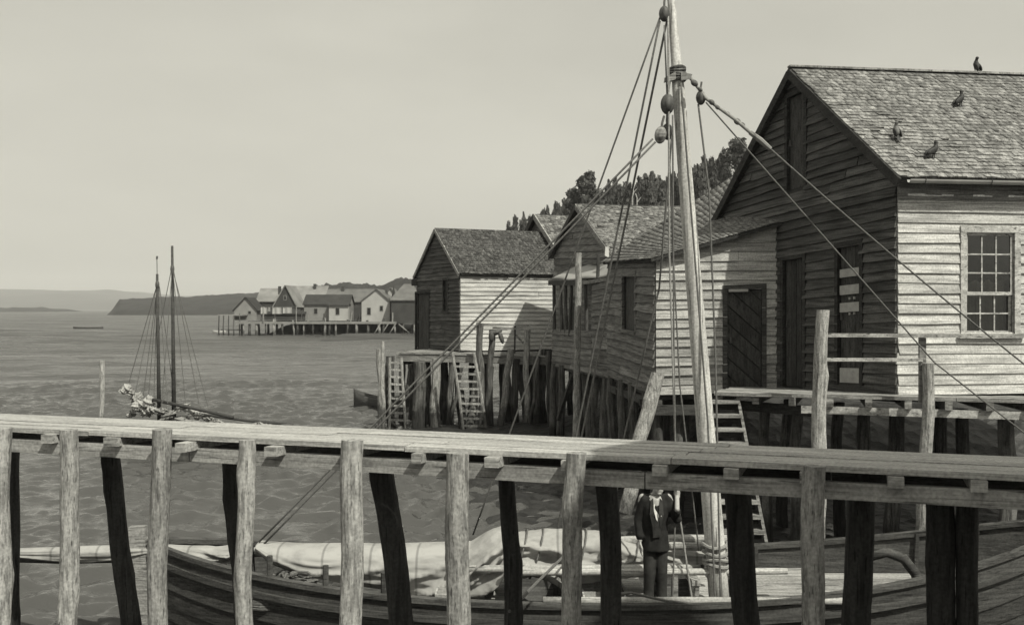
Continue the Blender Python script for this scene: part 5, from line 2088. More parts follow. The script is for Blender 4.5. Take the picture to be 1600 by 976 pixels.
# left hand closed on the rope
rp = U(1057, 771, 11.86)
pl = rp + Vector((.012, .040, .0))
body.add(ellipsoid(pl, .040, .022, .046, 12, 8))
limb(body, [LA[2], pl], [.028, .026])
for k, dz in enumerate((.034, .012, -.010, -.030)):
    q = rp + Vector((0, 0, dz))
    limb(body, [q + Vector((.034, .026, 0)), q + Vector((.030, -.012, 0)), q + Vector((.004, -.026, 0)), q + Vector((-.016, -.012, 0))], [.011, .0105, .0098, .0085], 8)
limb(body, [pl + Vector((-.022, .0, .03)), rp + Vector((-.026, -.010, .046)), rp + Vector((-.006, -.030, .050))], [.012, .011, .0095], 8)
bo = body.build('body', M['skin'], man, smooth=True)
remesh(bo, .0055, 2)
for s in (-1, 1):
    mesh_obj('eye', *ellipsoid(hc + Vector((.027 * s, -.074, .008)), .011, .010, .0075, 8, 6), M['hair'], man, smooth=True)
hm_ = MB()
hm_.add(ellipsoid(hc + Vector((0, .025, .050)), .082, .092, .088, 16, 12))
hm_.add(ellipsoid(hc + Vector((0, .065, -.01)), .074, .058, .085, 14, 10))
mesh_hair = hm_.build('hair', M['hair'], man, smooth=True)
ht_ = MB()
ht_.add(ellipsoid(hc + Vector((0, .01, .095)), .095, .108, .052, 18, 10))
ht_.add(ellipsoid(hc + Vector((0, -.09, .072)), .07, .055, .012, 14, 8))
remesh(ht_.build('cap', M['suit'], man, smooth=True), .008, 3)


def loft(rings, seg=26, kx=0.84):
    v = []
    f = []
    for (c, rx, ry) in rings:
        for j in range(seg):
            th = 2 * math.pi * j / seg
            v.append(Vector(c) + Vector((kx * rx * math.cos(th), ry * math.sin(th), 0)))
    for i in range(len(rings) - 1):
        for j in range(seg):
            k = (j + 1) % seg
            f.append((i * seg + j, i * seg + k, (i + 1) * seg + k, (i + 1) * seg + j))
    f.append(tuple(reversed(range(seg))))
    f.append(tuple((len(rings) - 1) * seg + j for j in range(seg)))
    return v, f


jk = MB()
jk.add(loft([(mp3(.005, .01, .74), .195, .135), (mp3(0, .01, .86), .185, .132), (mp3(0, .005, 1.0), .165, .125), (mp3(0, 0, 1.15), .178, .130), (mp3(0, 0, 1.28), .188, .125), (mp3(0, .005, 1.37), .165, .10), (mp3(.01, .01, 1.43), .085, .075)]))
limb(jk, [RA[0] + Vector((.02, 0, -.015)), RA[1], RA[2] + Vector((0, .003, .045))], [.068, .056, .048])
limb(jk, [LA[0] + Vector((-.02, 0, -.015)), LA[1], LA[1].lerp(LA[2], .74)], [.068, .056, .046])
rr_ = random.Random(12)
jk.v = [p + Vector((rr_.uniform(-.004, .004), rr_.uniform(-.006, .006), 0)) for p in jk.v]
remesh(jk.build('jacket', M['suit'], man, smooth=True), .011, 3)
tz = MB()
tz.add(loft([(mp3(0, .01, .98), .16, .115), (mp3(0, .01, .88), .172, .122), (mp3(0, .01, .80), .172, .12)]))
for s in (-1, 1):
    limb(tz, [mp3(.083 * s, .01, .86), mp3(.088 * s, -.005, .62), mp3(.092 * s, -.015, .48), mp3(.095 * s, .02, .26), mp3(.097 * s, .02, .085)], [.084, .074, .068, .062, .060])
remesh(tz.build('trousers', M['trousers'], man, smooth=True), .011, 3)
for s in (-1, 1):
    sh = MB()
    sh.add(ellipsoid(mp3(.10 * s, -.07, .042), .042, .135, .044, 14, 8))
    sh.add(ellipsoid(mp3(.098 * s, .03, .06), .044, .055, .065, 12, 8))
    remesh(sh.build('shoe', M['leather'], man, smooth=True), .008, 2)


def front_patch(name, pts, y, mat, t=.012):
    n = len(pts)
    v = [mp3(p[0], y - .022 - p[2], p[1]) for p in pts] + [mp3(p[0], y - p[2] + .03, p[1]) for p in pts]
    f = [tuple(range(n)), tuple(reversed(range(n, 2 * n)))] + [(i, n + i, n + (i + 1) % n, (i + 1) % n) for i in range(n)]
    return mesh_obj(name, v, f, mat, man)


front_patch('shirt', [(-.055, 1.395, .060), (-.050, 1.26, .118), (-.012, 1.14, .134), (.006, 1.11, .134), (.022, 1.20, .134), (.055, 1.395, .060), (0, 1.40, .074)], 0, M['shirt'])
front_patch('waistcoat', [(-.075, 1.17, .128), (-.012, 1.145, .142), (.006, 1.115, .142), (.02, 1.16, .140), (.06, 1.17, .132), (.05, .93, .128), (-.055, .92, .128)], 0, M['trousers'])
front_patch('lapel', [(.05, 1.39, .084), (.022, 1.22, .138), (.05, 1.04, .134), (.098, 1.20, .126), (.088, 1.36, .09)], -.004, M['trousers'])
front_patch('lapel', [(-.088, 1.36, .09), (-.105, 1.20, .126), (-.06, 1.02, .134), (-.046, 1.22, .136), (-.05, 1.39, .078)], -.004, M['trousers'])
fl = MB()
for k in range(5):
    fl.add(ellipsoid(mp3(.04 + .018 * math.cos(k * 1.26), -.15, 1.185 + .014 * math.sin(k * 1.26)), .012, .010, .011, 8, 6))
fl.build('buttonhole_flower', M['shirt'], man, smooth=True)

# ---------------------------------------------------------------- birds on the big roof
def roof_point(px, py):
    a, b, c = G1.e_f0, G1.e_f1, G1.ridge0
    n = (b - a).cross(c - a).normalized()
    o = Vector((0, 0, EYE))
    d = Vector(((px - 800) / FOC, 1, -(py - HOR) / FOC))
    return o + d * ((a - o).dot(n) / d.dot(n)) + n * 0.025


def bird(px, py, yaw, lean, sz, mat, label, p=None):
    p = roof_point(px, py) if p is None else p
    R = Matrix.Rotation(yaw, 3, 'Z')
    B = R @ Matrix.Rotation(lean, 3, 'Y')
    t = thing('bird', label, 'bird', p, 'birds perched on the big roof')
    c = p + Vector((0, 0, .115 * sz))
    m_ = MB()

    def q(x, y, z):
        return c + B @ (Vector((x, y, z)) * sz)
    m_.add(ellipsoid(c, .085 * sz, .052 * sz, .056 * sz, 14, 10, B))
    m_.add(ellipsoid(q(.05, 0, .012), .052 * sz, .046 * sz, .050 * sz, 12, 8, B))
    m_.add(tube([q(.07, 0, .02), q(.10, 0, .055), q(.112, 0, .075)], [.038 * sz, .028 * sz, .026 * sz], 10))
    hd_ = q(.118, 0, .085)
    m_.add(ellipsoid(hd_, .032 * sz, .027 * sz, .027 * sz, 12, 8))
    o = m_.build('body', M[mat], t, smooth=True)
    remesh(o, .006 * sz, 3)
    hb = R @ Vector((1, 0, -.15))
    mesh_obj('beak', *tube([hd_ + hb * .026 * sz, hd_ + hb * .052 * sz], [.010 * sz, .002], 6), M['bird'], t)
    for s in (-1, 1):
        mesh_obj('wing', *ellipsoid(q(-.035, .042 * s, .012), .105 * sz, .016 * sz, .044 * sz, 12, 8, B @ Matrix.Rotation(.12, 3, 'Y')), M['bird'], t, smooth=True)
        ft = p + R @ Vector((.0, .022 * s * sz, -.02))
        mesh_obj('leg', *tube([q(.0, .022 * s, -.04), ft], [.010 * sz, .006 * sz], 6), M['bird'], t)
    tl = [q(-.07, -.022, .0), q(-.07, .022, .0), q(-.19, .034, -.012), q(-.19, -.034, -.012)]
    mesh_obj('tail', *hexa([a - Vector((0, 0, .004)) for a in tl] + [a + Vector((0, 0, .006)) for a in tl]), M['bird'], t)


rt = G1.ridge0.lerp(G1.ridge1, 0.5)
u_ = (1526 - 800) / FOC
kk_ = (u_ * G1.ridge0.y - G1.ridge0.x) / (G1.fd.x - u_ * G1.fd.y)
bird(0, 0, 1.9, -1.05, 1.0, 'bird', 'dark bird sitting upright on the roof ridge', p=G1.ridge0 + G1.fd * kk_ + UP * 0.03)
bird(1499, 168, 0.25, -0.75, 1.0, 'bird', 'dark bird just below the ridge facing away from the gable')
bird(1400, 219, 1.7, -0.95, 1.0, 'bird_pale', 'pale breasted bird nearest the gable edge of the roof')
bird(1457, 249, 0.2, -0.60, 1.0, 'bird', 'slim dark bird lowest on the slope above the gutter')


# ---------------------------------------------------------------- far boats and posts
def small_hull(t, c, L, B, H, mat, yaw=0.0, n=16, sheer_=0.25):
    R = Matrix.Rotation(yaw, 3, 'Z')
    v = []
    f = []
    sec = 9
    for i in range(n + 1):
        s = i / n
        q = 2 * s - 1
        b = B / 2 * max(0.03, 1 - abs(q) ** 2.4)
        zs = H * (1 + sheer_ * q * q)
        for j in range(sec):
            a = math.pi * j / (sec - 1)
            y = -b * math.cos(a) * (abs(math.cos(a)) ** -0.25 if abs(math.cos(a)) > .02 else 1)
            z = zs - (zs + .18 * (1 - q * q) + .05) * math.sin(a) ** 1.0
            v.append(Vector(c) + R @ Vector((q * L / 2, y, z)))
    for i in range(n):
        for j in range(sec - 1):
            a = i * sec + j
            f.append((a, a + sec, a + sec + 1, a + 1))
    o = mesh_obj('hull', v, f, mat, t, smooth=True)
    sm = o.modifiers.new('solid', 'SOLIDIFY')
    sm.thickness = .05
    sm.offset = 0
    for q in (-.35, .05, .42):
        b = B / 2 * (1 - abs(q) ** 2.4) * .96
        vv, ff = box(q * L / 2 - .1, q * L / 2 + .1, -b, b, H * .70, H * .70 + .04)
        mesh_obj('thwart', [Vector(c) + R @ p for p in vv], ff, M['timber'], t)
    return o


t = thing('rowing_boat', 'long low dark boat lying alone on the open water', 'boat', (X(138, 215), 215, -.1))
small_hull(t, (X(138, 215), 215, 0), 6.2, 1.4, .36, M['hull'], .05, sheer_=.25)
t = thing('rowing_boat', 'small white boat moored off the end of the pile village', 'boat', (X(343, 172), 172, -.1))
small_hull(t, (X(343, 172), 172, 0), 2.2, 1.1, .5, M['far_wall_white'], .15)
t = thing('rowing_boat', 'dark rowing boat lying behind the seaward ladder of the platform', 'boat', (X(600, 42.5), 42.5, -.1))
small_hull(t, (X(600, 42.5), 42.5, 0), 2.6, 1.1, .5, M['hull'], -.2, sheer_=.7)
o = mesh_obj('post', *log((X(157, 31), 31, -1.4), (X(159.5, 31), 31, Zat(563, 31)), .085, .07, 810, bend=.01), M['pile'])
tag(o, 'lone slim pale post standing out of the open water', 'post')
o = mesh_obj('post', *log((X(599, 34.6), 34.6, -1.4), (X(598, 34.6), 34.6, Zat(533, 34.6)), .08, .06, 811, bend=.02), M['pile'])
tag(o, 'thin post rising at the seaward corner of the shed platform', 'post')

# two-masted boat
b2 = thing('two_masted_boat', 'two masted boat with loosely furled pale sails beyond the footbridge', 'boat', (X(320, 29.5), 29.5, -.2))
BD = 29.5
small_hull(b2, (X(325, BD), BD, 0.05), 4.9, 1.5, .62, M['hull'], -.02, n=22, sheer_=.45)
for (xb, xt, yb, yt, r0, r1) in ((249, 245.5, 672, 428, .058, .036), (272, 269, 672, 384, .066, .034)):
    d = BD + (.12 if xb > 260 else -.05)
    m2 = mesh_obj('mast', *tube([U(xb, yb, d), U((xb + xt) / 2, (yb + yt) / 2, d), U(xt, yt, d)], [r0, (r0 + r1) / 2, r1], 10), M['timber_dark'], b2, smooth=True)
    yk = 445 if xb < 260 else 420
    mesh_obj('hounds', *ellipsoid(U(xt + .3, yk, d), .062, .062, .14, 10, 6), M['block'], m2, smooth=True)
mesh_obj('pennant_staff', *tube([U(245.5, 430, BD), U(245, 400, BD)], .012, 5), M['block'], b2)
mesh_obj('pennant', *hexa([U(243.5, 405, BD), U(246.5, 405, BD), U(246.5, 405, BD + .04), U(243.5, 405, BD + .04), U(244, 400, BD), U(247, 400, BD), U(247, 400, BD + .04), U(244, 400, BD + .04)]), M['block'], b2)
for (xa, ya, xb, yb) in ((245, 446, 199, 606), (245, 446, 212, 612), (246, 447, 224, 618), (246, 447, 232, 622), (248, 446, 262, 630), (249, 447, 275, 640), (268, 420, 248, 520), (270, 420, 291, 640), (271, 421, 313, 642), (271, 425, 330, 655),
                         (269, 421, 252, 640), (246, 448, 240, 640)):
    mesh_obj('shroud', *tube(sagline(U(xa, ya, BD), U(xb, yb, BD + rnd.uniform(-.5, .5)), .0, 4), .011, 5), M['rope'], b2)
mesh_obj('boom', *tube([U(238, 624, BD - .2), U(300, 637, BD - .2), U(365, 652, BD - .25)], .05, 8), M['timber_dark'], b2, smooth=True)
mesh_obj('gaff', *tube([U(300, 645, BD), U(380, 656, BD), U(455, 663, BD)], .04, 8), M['timber_dark'], b2, smooth=True)


def lumpy(name, blobs, d, seed, mat='canvas'):
    """crumpled canvas: overlapping pleated folds"""
    r = random.Random(seed)
    m_ = MB()
    s = d / FOC
    for (px, py, w, h) in blobs:
        c = U(px, py, d + r.uniform(-.12, .12))
        Mx = Matrix.Rotation(r.uniform(-.5, .5), 3, 'Y')
        p1, p2, p3 = r.uniform(0, 6), r.uniform(0, 6), r.uniform(0, 6)
        vv, ff = ellipsoid((0, 0, 0), 1, 1, 1, 36, 22)
        out = []
        for q in vv:
            k = 0.62 + .34 * (1 - abs(math.sin(q.x * 2.6 + q.z * 3.4 + p1))) ** 1.5 + .26 * (1 - abs(math.sin(q.x * 5.3 - q.z * 4.1 + q.y * 2 + p2))) ** 2 \
                + .14 * (1 - abs(math.sin(q.z * 9 + q.x * 6 + p3)))
            out.append(c + Mx @ Vector((q.x * w * s * 1.25 * k, q.y * .26 * k, q.z * h * s * 1.25 * k)))
        m_.add((out, ff))
    return m_.build(name, M[mat], b2, smooth=True)


lumpy('furled_sail', [(193, 611, 5, 4), (199, 607, 6, 7), (206, 614, 5, 5)], BD - .2, 1)
lumpy('furled_sail', [(214, 622, 7, 8), (222, 632, 10, 8), (233, 628, 7, 9), (228, 642, 9, 7), (213, 634, 5, 6), (205, 648, 6, 3), (212, 640, 8, 3), (238, 640, 7, 5)], BD - .15, 2)
lumpy('furled_sail', [(250, 642, 12, 5), (262, 650, 14, 5), (280, 655, 16, 5), (300, 660, 14, 4)], BD - .1, 3, 'canvas_grey')
lumpy('furled_sail', [(285, 637, 12, 4), (300, 643, 14, 5), (312, 649, 9, 5), (325, 652, 9, 6), (340, 660, 12, 4), (360, 663, 16, 2.5), (395, 664, 14, 2), (420, 665, 18, 2)], BD + .1, 4)


# ---------------------------------------------------------------- trees on the rise
def leaf_cloud(blobs, n, size, seed, upright=False):
    r = np.random.RandomState(seed)
    vol = np.array([b[3] * b[4] * b[5] for b in blobs])
    pick = r.choice(len(blobs), n, p=vol / vol.sum())
    B = np.array(blobs)[pick]
    d = r.normal(size=(n, 3))
    d /= np.linalg.norm(d, axis=1)[:, None]
    rad = r.uniform(0.3, 1.0, n) ** 0.6 * (1 + .35 * r.uniform(0, 1, n) ** 4)
    C = B[:, :3] + d * B[:, 3:6] * rad[:, None]
    a = r.normal(size=(n, 3))
    if upright:
        a = a * np.array([.35, .35, .3]) + np.array([0, 0, 1.5])
    a /= np.linalg.norm(a, axis=1)[:, None]
    b = np.cross(a, d + r.normal(size=(n, 3)) * .6)
    b /= np.linalg.norm(b, axis=1)[:, None] + 1e-9
    s = size * r.uniform(.55, 1.35, n)[:, None]
    V = np.stack([C - a * s - b * s * .5, C + a * s - b * s * .35, C + a * s * .8 + b * s * .35, C - a * s * .6 + b * s * .6], axis=1).reshape(-1, 3)
    F = np.arange(4 * n).reshape(-1, 4)
    return V, F


def tree(px, ytop, wpx, kind, d, label, seed, group, ybase=None):
    r = random.Random(seed)
    x = X(px, d)
    zg = float(hill_z(np.array([x]), np.array([float(d)]))[0])
    zt = Zat(ytop, d)
    H = zt - zg
    w = wpx / FOC * d / 2
    t = thing('tree', label, 'tree', (x, d, zg), group)
    mesh_obj('trunk', *log((x, d, zg - .4), (x + r.uniform(-.2, .2), d, zg + H * .72), .22 + .012 * H, .07, seed, seg=8, bend=.1, step=.6), M['bark'], t)
    blobs = []
    if kind == 'column':
        for k in range(16):
            q = k / 15
            ww = w * (0.30 + .80 * math.sin(math.pi * (.10 + .86 * q)) ** .75) * r.uniform(.8, 1.15)
            blobs.append((x + r.uniform(-.25, .25) * w * (1 - q), d + r.uniform(-.3, .3) * w, zg + H * (.10 + .88 * q), ww * (1 - .35 * q), ww, H * .06))
        n = 3400
    elif kind == 'round':
        for k in range(24):
            a = r.uniform(0, 6.28)
            s = r.uniform(.08, .95)
            q = math.sin(math.pi * min(.97, max(.25, (s + .05) / 1.05))) ** .5
            rad = r.uniform(.2, .75) * w * q
            blobs.append((x + rad * math.cos(a), d + rad * math.sin(a), zg + H * s, w * r.uniform(.26, .48), w * r.uniform(.3, .5), w * r.uniform(.22, .40)))
        blobs.append((x, d, zg + H * .93, w * .32, w * .32, H * .065))
        for k in range(5):
            b = r.choice(blobs)
            mesh_obj('limb', *log((x, d, zg + H * r.uniform(.35, .55)), Vector(b[:3]), .11, .04, seed + k, seg=6, bend=.08, step=.6), M['bark'], t)
        n = 7500
    V, F = leaf_cloud(blobs, n, .30 if kind == 'column' else .24, seed, kind == 'column')
    o = np_mesh('crown', V, F, M['leaf'] if kind == 'column' else M['leaf_pale'], smooth=False)
    o.parent = t
    o.location = -ROOT[t.name]
    return t


TG = ('columnar trees behind the white shed', 'columnar trees behind the cottage', 'columnar trees behind the lean-to')
TL = ('dark columnar tree showing over the roof of the white shed', 'dark columnar tree in the row behind the lichen roofed cottage', 'dark columnar tree behind the lean-to roof beside the big gable')
cols = [(795, 350, 15), (806, 345, 16), (818, 340, 16), (828, 345, 14), (846, 333, 14), (856, 330, 15), (868, 322, 16), (880, 318, 16), (892, 316, 16),
        (940, 300, 20), (951, 292, 18), (962, 288, 18), (974, 284, 16), (985, 292, 15), (1000, 280, 16), (1010, 276, 17), (1020, 274, 18), (1031, 277, 18), (1042, 282, 16),
        (1053, 276, 18), (1064, 268, 20), (1078, 262, 20), (1090, 256, 19), (1100, 250, 19), (1111, 252, 18), (1122, 250, 18), (1134, 246, 20), (1186, 246, 22), (1200, 250, 22)]
cols += [(909, 308, 18), (918, 304, 18), (928, 300, 18), (801, 354, 16), (813, 349, 16), (852, 336, 15), (874, 326, 16), (886, 322, 16), (905, 312, 18), (934, 306, 18), (946, 300, 18), (968, 294, 18), (979, 296, 17), (992, 292, 17), (1005, 284, 17),
         (1015, 282, 17), (1026, 281, 17), (1037, 284, 17), (1048, 284, 17), (1071, 270, 18), (1084, 264, 18), (1096, 258, 18), (1117, 257, 18), (1128, 254, 18), (1160, 250, 22), (1172, 252, 22)]
r_ = random.Random(61)
for i, (px, yt, w) in enumerate(cols):
    tree(px + r_.uniform(-2, 2), yt + r_.uniform(-5, 5), w * 1.45, 'column', 168 + r_.uniform(-9, 9), TL[0] if px < 835 else TL[1] if px < 1046 else TL[2], 1200 + i, TG[0] if px < 835 else TG[1] if px < 1046 else TG[2])
tree(921, 266, 54, 'round', 152, 'broad round topped tree rising over the cottage ridge', 1301, None)
tree(897, 292, 40, 'round', 154, 'smaller round tree leaning out beside the broad one over the cottage ridge', 1304, None)
tree(1148, 216, 62, 'round', 146, 'tall round crowned tree beside the big gable', 1302, None)
tree(1176, 226, 44, 'round', 150, 'leafy round tree half hidden by the big gable edge', 1303, None)
for i, (px, yt, yb) in enumerate(((990, 288, 330), (996, 302, 332))):
    d = 140
    x = X(px, d)
    zg = float(hill_z(np.array([x]), np.array([float(d)]))[0])
    t = thing('dead_tree', 'bare pale dead trunk standing before the dark trees', 'tree', (x, d, zg), 'bare pale trunks')
    mesh_obj('trunk', *log((x, d, zg - .3), (x - .15, d, Zat(yt, d)), .22, .07, 1400 + i, seg=8, bend=.1, step=.6), M['pale_bark'], t)
    mesh_obj('branch', *log((x - .08, d, Zat(yt + 14, d)), (x + .5, d, Zat(yt + 6, d)), .07, .03, 1410 + i, seg=6, bend=.03, step=.3), M['pale_bark'], t)


# ---------------------------------------------------------------- the pile village across the water
VD = 158.0


def far_house(label, xl, xr, ybase, yeave, ypeak, d, mat_w, mat_r, gable='left', depth=6.0, windows=(), gl=None, hip=False):
    """ridge along x; gable 'front' turns the gable to the water"""
    x0, x1 = X(xl, d), X(xr, d)
    zb, ze, zp = Zat(ybase, d), Zat(yeave, d), Zat(ypeak, d)
    t = thing('village_house', label, 'house', ((x0 + x1) / 2, d + depth / 2, 0), 'houses of the pile village')
    y0, y1 = d, d + depth
    ov = .25
    if gable == 'front':
        xm = (x0 + x1) / 2 if gl is None else X(gl, d)
        v = [(x0, y0, zb), (x1, y0, zb), (x1, y0, ze), (xm, y0, zp), (x0, y0, ze)]
        v += [(a, y1, c) for a, b, c in v]
        f = [(0, 1, 2, 3, 4), (9, 8, 7, 6, 5), (0, 5, 6, 1), (1, 6, 7, 2), (4, 9, 5, 0)]
        mesh_obj('wall', v, f, mat_w, t)
        for a, b in (((x0, ze), (xm, zp)), ((xm, zp), (x1, ze))):
            da = Vector((b[0] - a[0], 0, b[1] - a[1])).normalized()
            A = Vector((a[0], y0 - ov, a[1])) - (da * .3 if a[0] == x0 else da * 0)
            B = Vector((b[0], y0 - ov, b[1])) + (da * .3 if b[0] == x1 else da * 0)
            nn = Vector((-da.z, 0, da.x)) * .14
            D_ = Vector((0, depth + 2 * ov, 0))
            mesh_obj('roof', *hexa([A, B, B + D_, A + D_, A + nn, B + nn, B + nn + D_, A + nn + D_]), mat_r, t)
    else:
        ym = (y0 + y1) / 2
        v = [(x0, y0, zb), (x0, y1, zb), (x0, y1, ze), (x0, ym, zp), (x0, y0, ze)]
        v += [(x1, b, c) for a, b, c in v]
        f = [(4, 3, 2, 1, 0), (5, 6, 7, 8, 9), (0, 5, 9, 4), (1, 2, 7, 6), (0, 1, 6, 5)]
        mesh_obj('wall', v, f, mat_w, t)
        ins = 1.6 if hip else -.2
        for (ya, yb) in ((y0 - ov, ym), (y1 + ov, ym)):
            za = ze - ov * (zp - ze) / (depth / 2)
            A, B = Vector((x0 - .2, ya, za)), Vector((x1 + .2, ya, za))
            C, D_ = Vector((x1 - ins, yb, zp)), Vector((x0 + ins, yb, zp))
            if ya > yb:
                A, B, C, D_ = B, A, D_, C
            mesh_obj('roof', *hexa([A, B, C, D_, A + UP * .14, B + UP * .14, C + UP * .14, D_ + UP * .14]), mat_r, t)
        if hip:
            for xe, sg in ((x0, -1), (x1, 1)):
                v = [Vector((xe + sg * .2, y0 - ov, ze - .1)), Vector((xe + sg * .2, y1 + ov, ze - .1)), Vector((xe - sg * 1.6, ym, zp))]
                v += [q + UP * .14 for q in v]
                mesh_obj('roof', v, [(0, 1, 2), (5, 4, 3), (0, 3, 4, 1), (1, 4, 5, 2), (2, 5, 3, 0)], mat_r, t)
    for (wx0, wy0, wx1, wy1) in windows:
        fr = mesh_obj('window', *box(X(wx0, d) - .08, X(wx1, d) + .08, y0 - .06, y0 + .02, Zat(wy1, d) - .08, Zat(wy0, d) + .08), M['far_wall'], t)
        mesh_obj('pane', *box(X(wx0, d), X(wx1, d), y0 - .075, y0 + .02, Zat(wy1, d), Zat(wy0, d)), M['far_pane'], fr)
    return t


far_house('low dark roofed hut at the seaward end of the pile village', 366, 401, 500, 484, 465, VD + 2, M['far_wall'], M['far_roof_dark'], 'front', 5, ((388, 486, 392, 490),), gl=384)
far_house('pale roofed house behind the seaward hut of the pile village', 402, 440, 500, 470, 451, VD + 9, M['far_wall_dark'], M['far_roof_pale'], 'left', 6)
far_house('tall house with steep dark gable and pale roof in the pile village', 428, 463, 500, 478, 446, VD + 3, M['far_wall_dark'], M['far_roof_pale'], 'front', 7, ((444, 462, 447, 468),), gl=446)
far_house('long pale roofed house behind the low dark roof in the pile village', 447, 506, 500, 474, 447, VD + 13, M['far_wall'], M['far_roof_pale'], 'left', 7)
far_house('low long building with dark overhanging roof in the pile village', 475, 545, 501, 475, 461, VD, M['far_wall'], M['far_roof_dark'], 'left', 5, ((491, 482, 496, 490), (524, 481, 529, 490)))
far_house('white walled box room at the end of the low dark roofed building', 514, 543.5, 501, 477, 474, VD - 1.2, M['far_wall_white'], M['far_roof_dark'], 'left', 1.5, ((525, 481, 530, 491),))
far_house('grey roofed house between the low building and the white gable in the pile village', 508, 582, 500, 471, 452, VD + 8, M['far_wall_dark'], M['far_roof'], 'left', 7)
far_house('white gable fronted house with two small windows in the pile village', 565, 609, 503, 470, 452, VD + 1, M['far_wall_white'], M['far_roof'], 'front', 8, ((574, 481, 579, 491), (594, 478, 598, 485)), gl=588)
far_house('pale gabled cottage peeping over the white gable in the pile village', 600, 620, 498, 464, 450, VD + 14, M['far_wall_white'], M['far_roof'], 'front', 6)
far_house('dark walled house with grey hipped roof next to the white shed end', 611, 657, 505, 468, 444, VD - 2, M['far_wall_dark'], M['far_roof'], 'left', 7, hip=True)
far_house('low dark shed with white washing hung before it in the pile village', 412, 476, 500, 490, 484, VD - .5, M['far_wall_dark'], M['far_roof_dark'], 'left', 3)

vp = thing('village_pier', 'long plank pier on many piles below the far houses', 'pier', (X(500, VD), VD, -1))
mesh_obj('deck', *box(X(376, VD), X(622, VD), VD - 2.2, VD + 18, Zat(502.5, VD) - .18, Zat(502.5, VD)), M['far_roof'], vp)
mesh_obj('edge_beam', *box(X(376, VD), X(622, VD), VD - 2.28, VD - 2.2, Zat(502.5, VD) - .3, Zat(502.5, VD) + .05), M['far_wall'], vp)
r_ = random.Random(8)
px = 378
k = 0
while px < 655:
    for row in range(3):
        d = VD - 2.0 + row * 2.6
        thick = r_.uniform(.10, .22)
        top = Zat(502, VD) if px < 622 else Zat(506, VD)
        x = X(px + r_.uniform(-3, 3), d)
        if px > 622 and row == 0:
            top = Zat(470, d) if r_.random() < .0 else top
        mesh_obj('pile', *log((x + r_.uniform(-.2, .2), d, -.8), (x, d, top + (r_.uniform(0, .6) if row == 0 and r_.random() < .25 else -.05)), thick, thick * .9, 1500 + k, seg=6, bend=.05, step=1.0), M['pile'] if row == 0 and k % 2 == 0 else M['pile_grey'], vp)
        k += 1
    px += r_.uniform(10, 17)
for (xa, ya, xb, yb) in ((585, 521, 596, 503), (597, 521, 607, 505), (608, 522, 618, 506), (623, 506, 640, 520)):
    mesh_obj('brace', *bar(U(xa, ya, VD - 2.3), U(xb, yb, VD - 2.3), .14, .14), M['pile'], vp)
for i, (px, yt, dx) in enumerate(((408, 486, 1), (431, 489, -2), (470, 484, 2), (481, 492, 1), (507, 490, -1), (548, 486, 2), (556, 493, 0), (613, 488, 1), (560, 490, 3))):
    mesh_obj('pole', *log(U(px, 504, VD - 2.1), U(px + dx, yt, VD - 2.1), .10, .07, 1760 + i, seg=6, step=1), M['pile'] if i % 2 else M['pile_grey'], vp)
for i, (px, py, d, w, h) in enumerate(((437, 452, VD + 6, 4, 8), (492, 448, VD + 16, 4, 8), (536, 452, VD + 11, 4, 7), (604, 458, VD + 6, 3.5, 7))):
    s_ = d / FOC
    c_ = U(px, py, d)
    o = mesh_obj('chimney', *box(c_.x - w / 2 * s_, c_.x + w / 2 * s_, d - .25, d + .25, c_.z - h * s_, c_.z + .5), M['far_wall_dark'], None)
    hs_ = [q for q in bpy.data.objects if q.name.startswith('village_house')]
    par = [1, 3, 6, 7][i]
    hs_.sort(key=lambda q: q.name)
    o.parent = hs_[par]
    o.location = -ROOT[hs_[par].name]
jt = thing('jetty_frame', 'skeletal open jetty frame off the end of the pile village', 'jetty', (X(358, VD), VD, -.8))
mesh_obj('deck', *box(X(345, VD), X(382, VD), VD - 1.5, VD + 2, Zat(491, VD) - .2, Zat(491, VD)), M['far_wall'], jt)
for i, px in enumerate((346, 353, 361, 369, 378)):
    mesh_obj('pile', *log((X(px, VD), VD - 1.4, -.8), (X(px, VD), VD - 1.4, Zat(490, VD)), .1, .09, 1700 + i, seg=6, step=1), M['pile_grey'], jt)
mesh_obj('cross_rail', *bar(U(345, 515, VD - 1.45), U(380, 515, VD - 1.45), .12, .12), M['pile_grey'], jt)
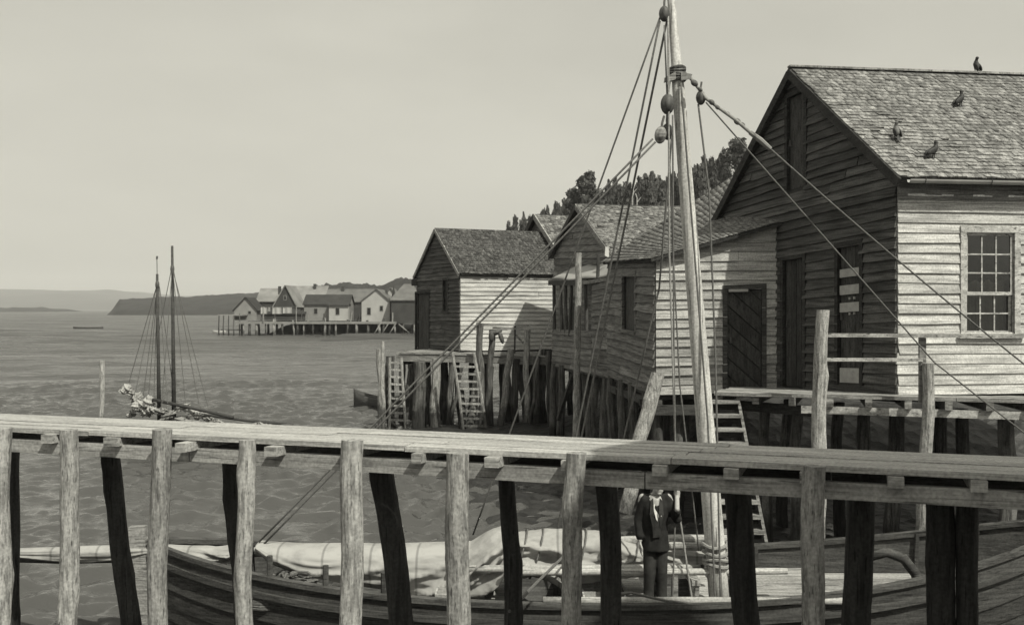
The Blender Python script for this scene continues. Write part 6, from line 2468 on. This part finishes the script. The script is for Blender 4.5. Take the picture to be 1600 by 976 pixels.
ws_ = thing('washing_line', 'white washing hung on a line before the steep gabled house', 'washing', (X(430, VD), VD - 2.6, Zat(503, VD)), None)
mesh_obj('line', *tube([U(412, 480, VD - 2.6), U(463, 479, VD - 2.6)], .03, 5), M['rope'], ws_)
for xa in (412, 463):
    mesh_obj('line_post', *bar(U(xa, 504, VD - 2.6), U(xa, 479, VD - 2.6), .1, .1), M['pile'], ws_)
for (xa, xb, yb) in ((414, 424, 490), (425, 429, 486), (432, 446, 490), (448, 462, 489)):
    v = []
    f = []
    for i in range(9):
        q = xa + (xb - xa) * i / 8
        y = VD - 2.6 + .12 * math.sin(i * 1.3)
        v += [Vector((X(q, VD), y, Zat(480, VD))), Vector((X(q, VD), y - .1 * math.cos(i), Zat(yb, VD)))]
    for i in range(8):
        f.append((2 * i, 2 * i + 1, 2 * i + 3, 2 * i + 2))
    mesh_obj('cloth', v, f, M['far_wall_white'], ws_, smooth=True)

# ---------------------------------------------------------------- tall warehouse on the quay behind the camera, its shade falls on the footbridge end
wh = thing('warehouse', 'tall gabled wooden warehouse on the quay shading the footbridge end', 'warehouse', (7.2, -3, 0))
WX0, WX1, WY0, WY1 = WHX
ze_, zp_ = WHZ
xm = (WX0 + WX1) / 2
v = [(WX0, WY1, -1), (WX1, WY1, -1), (WX1, WY1, ze_), (xm, WY1, zp_), (WX0, WY1, ze_)]
v += [(a, WY0, c) for a, b, c in v]
mesh_obj('wall', v, [(4, 3, 2, 1, 0), (5, 6, 7, 8, 9), (0, 1, 6, 5), (1, 2, 7, 6), (5, 9, 4, 0)], M['far_wall'], wh)
for a, b in (((WX0 - .2, ze_ - .15), (xm, zp_)), ((xm, zp_), (WX1 + .2, ze_ - .15))):
    mesh_obj('roof', *hexa([(a[0], WY0 - .2, a[1]), (b[0], WY0 - .2, b[1]), (b[0], WY1 + .2, b[1]), (a[0], WY1 + .2, a[1]),
                          (a[0], WY0 - .2, a[1] + .15), (b[0], WY0 - .2, b[1] + .15), (b[0], WY1 + .2, b[1] + .15), (a[0], WY1 + .2, a[1] + .15)]), M['far_roof'], wh)
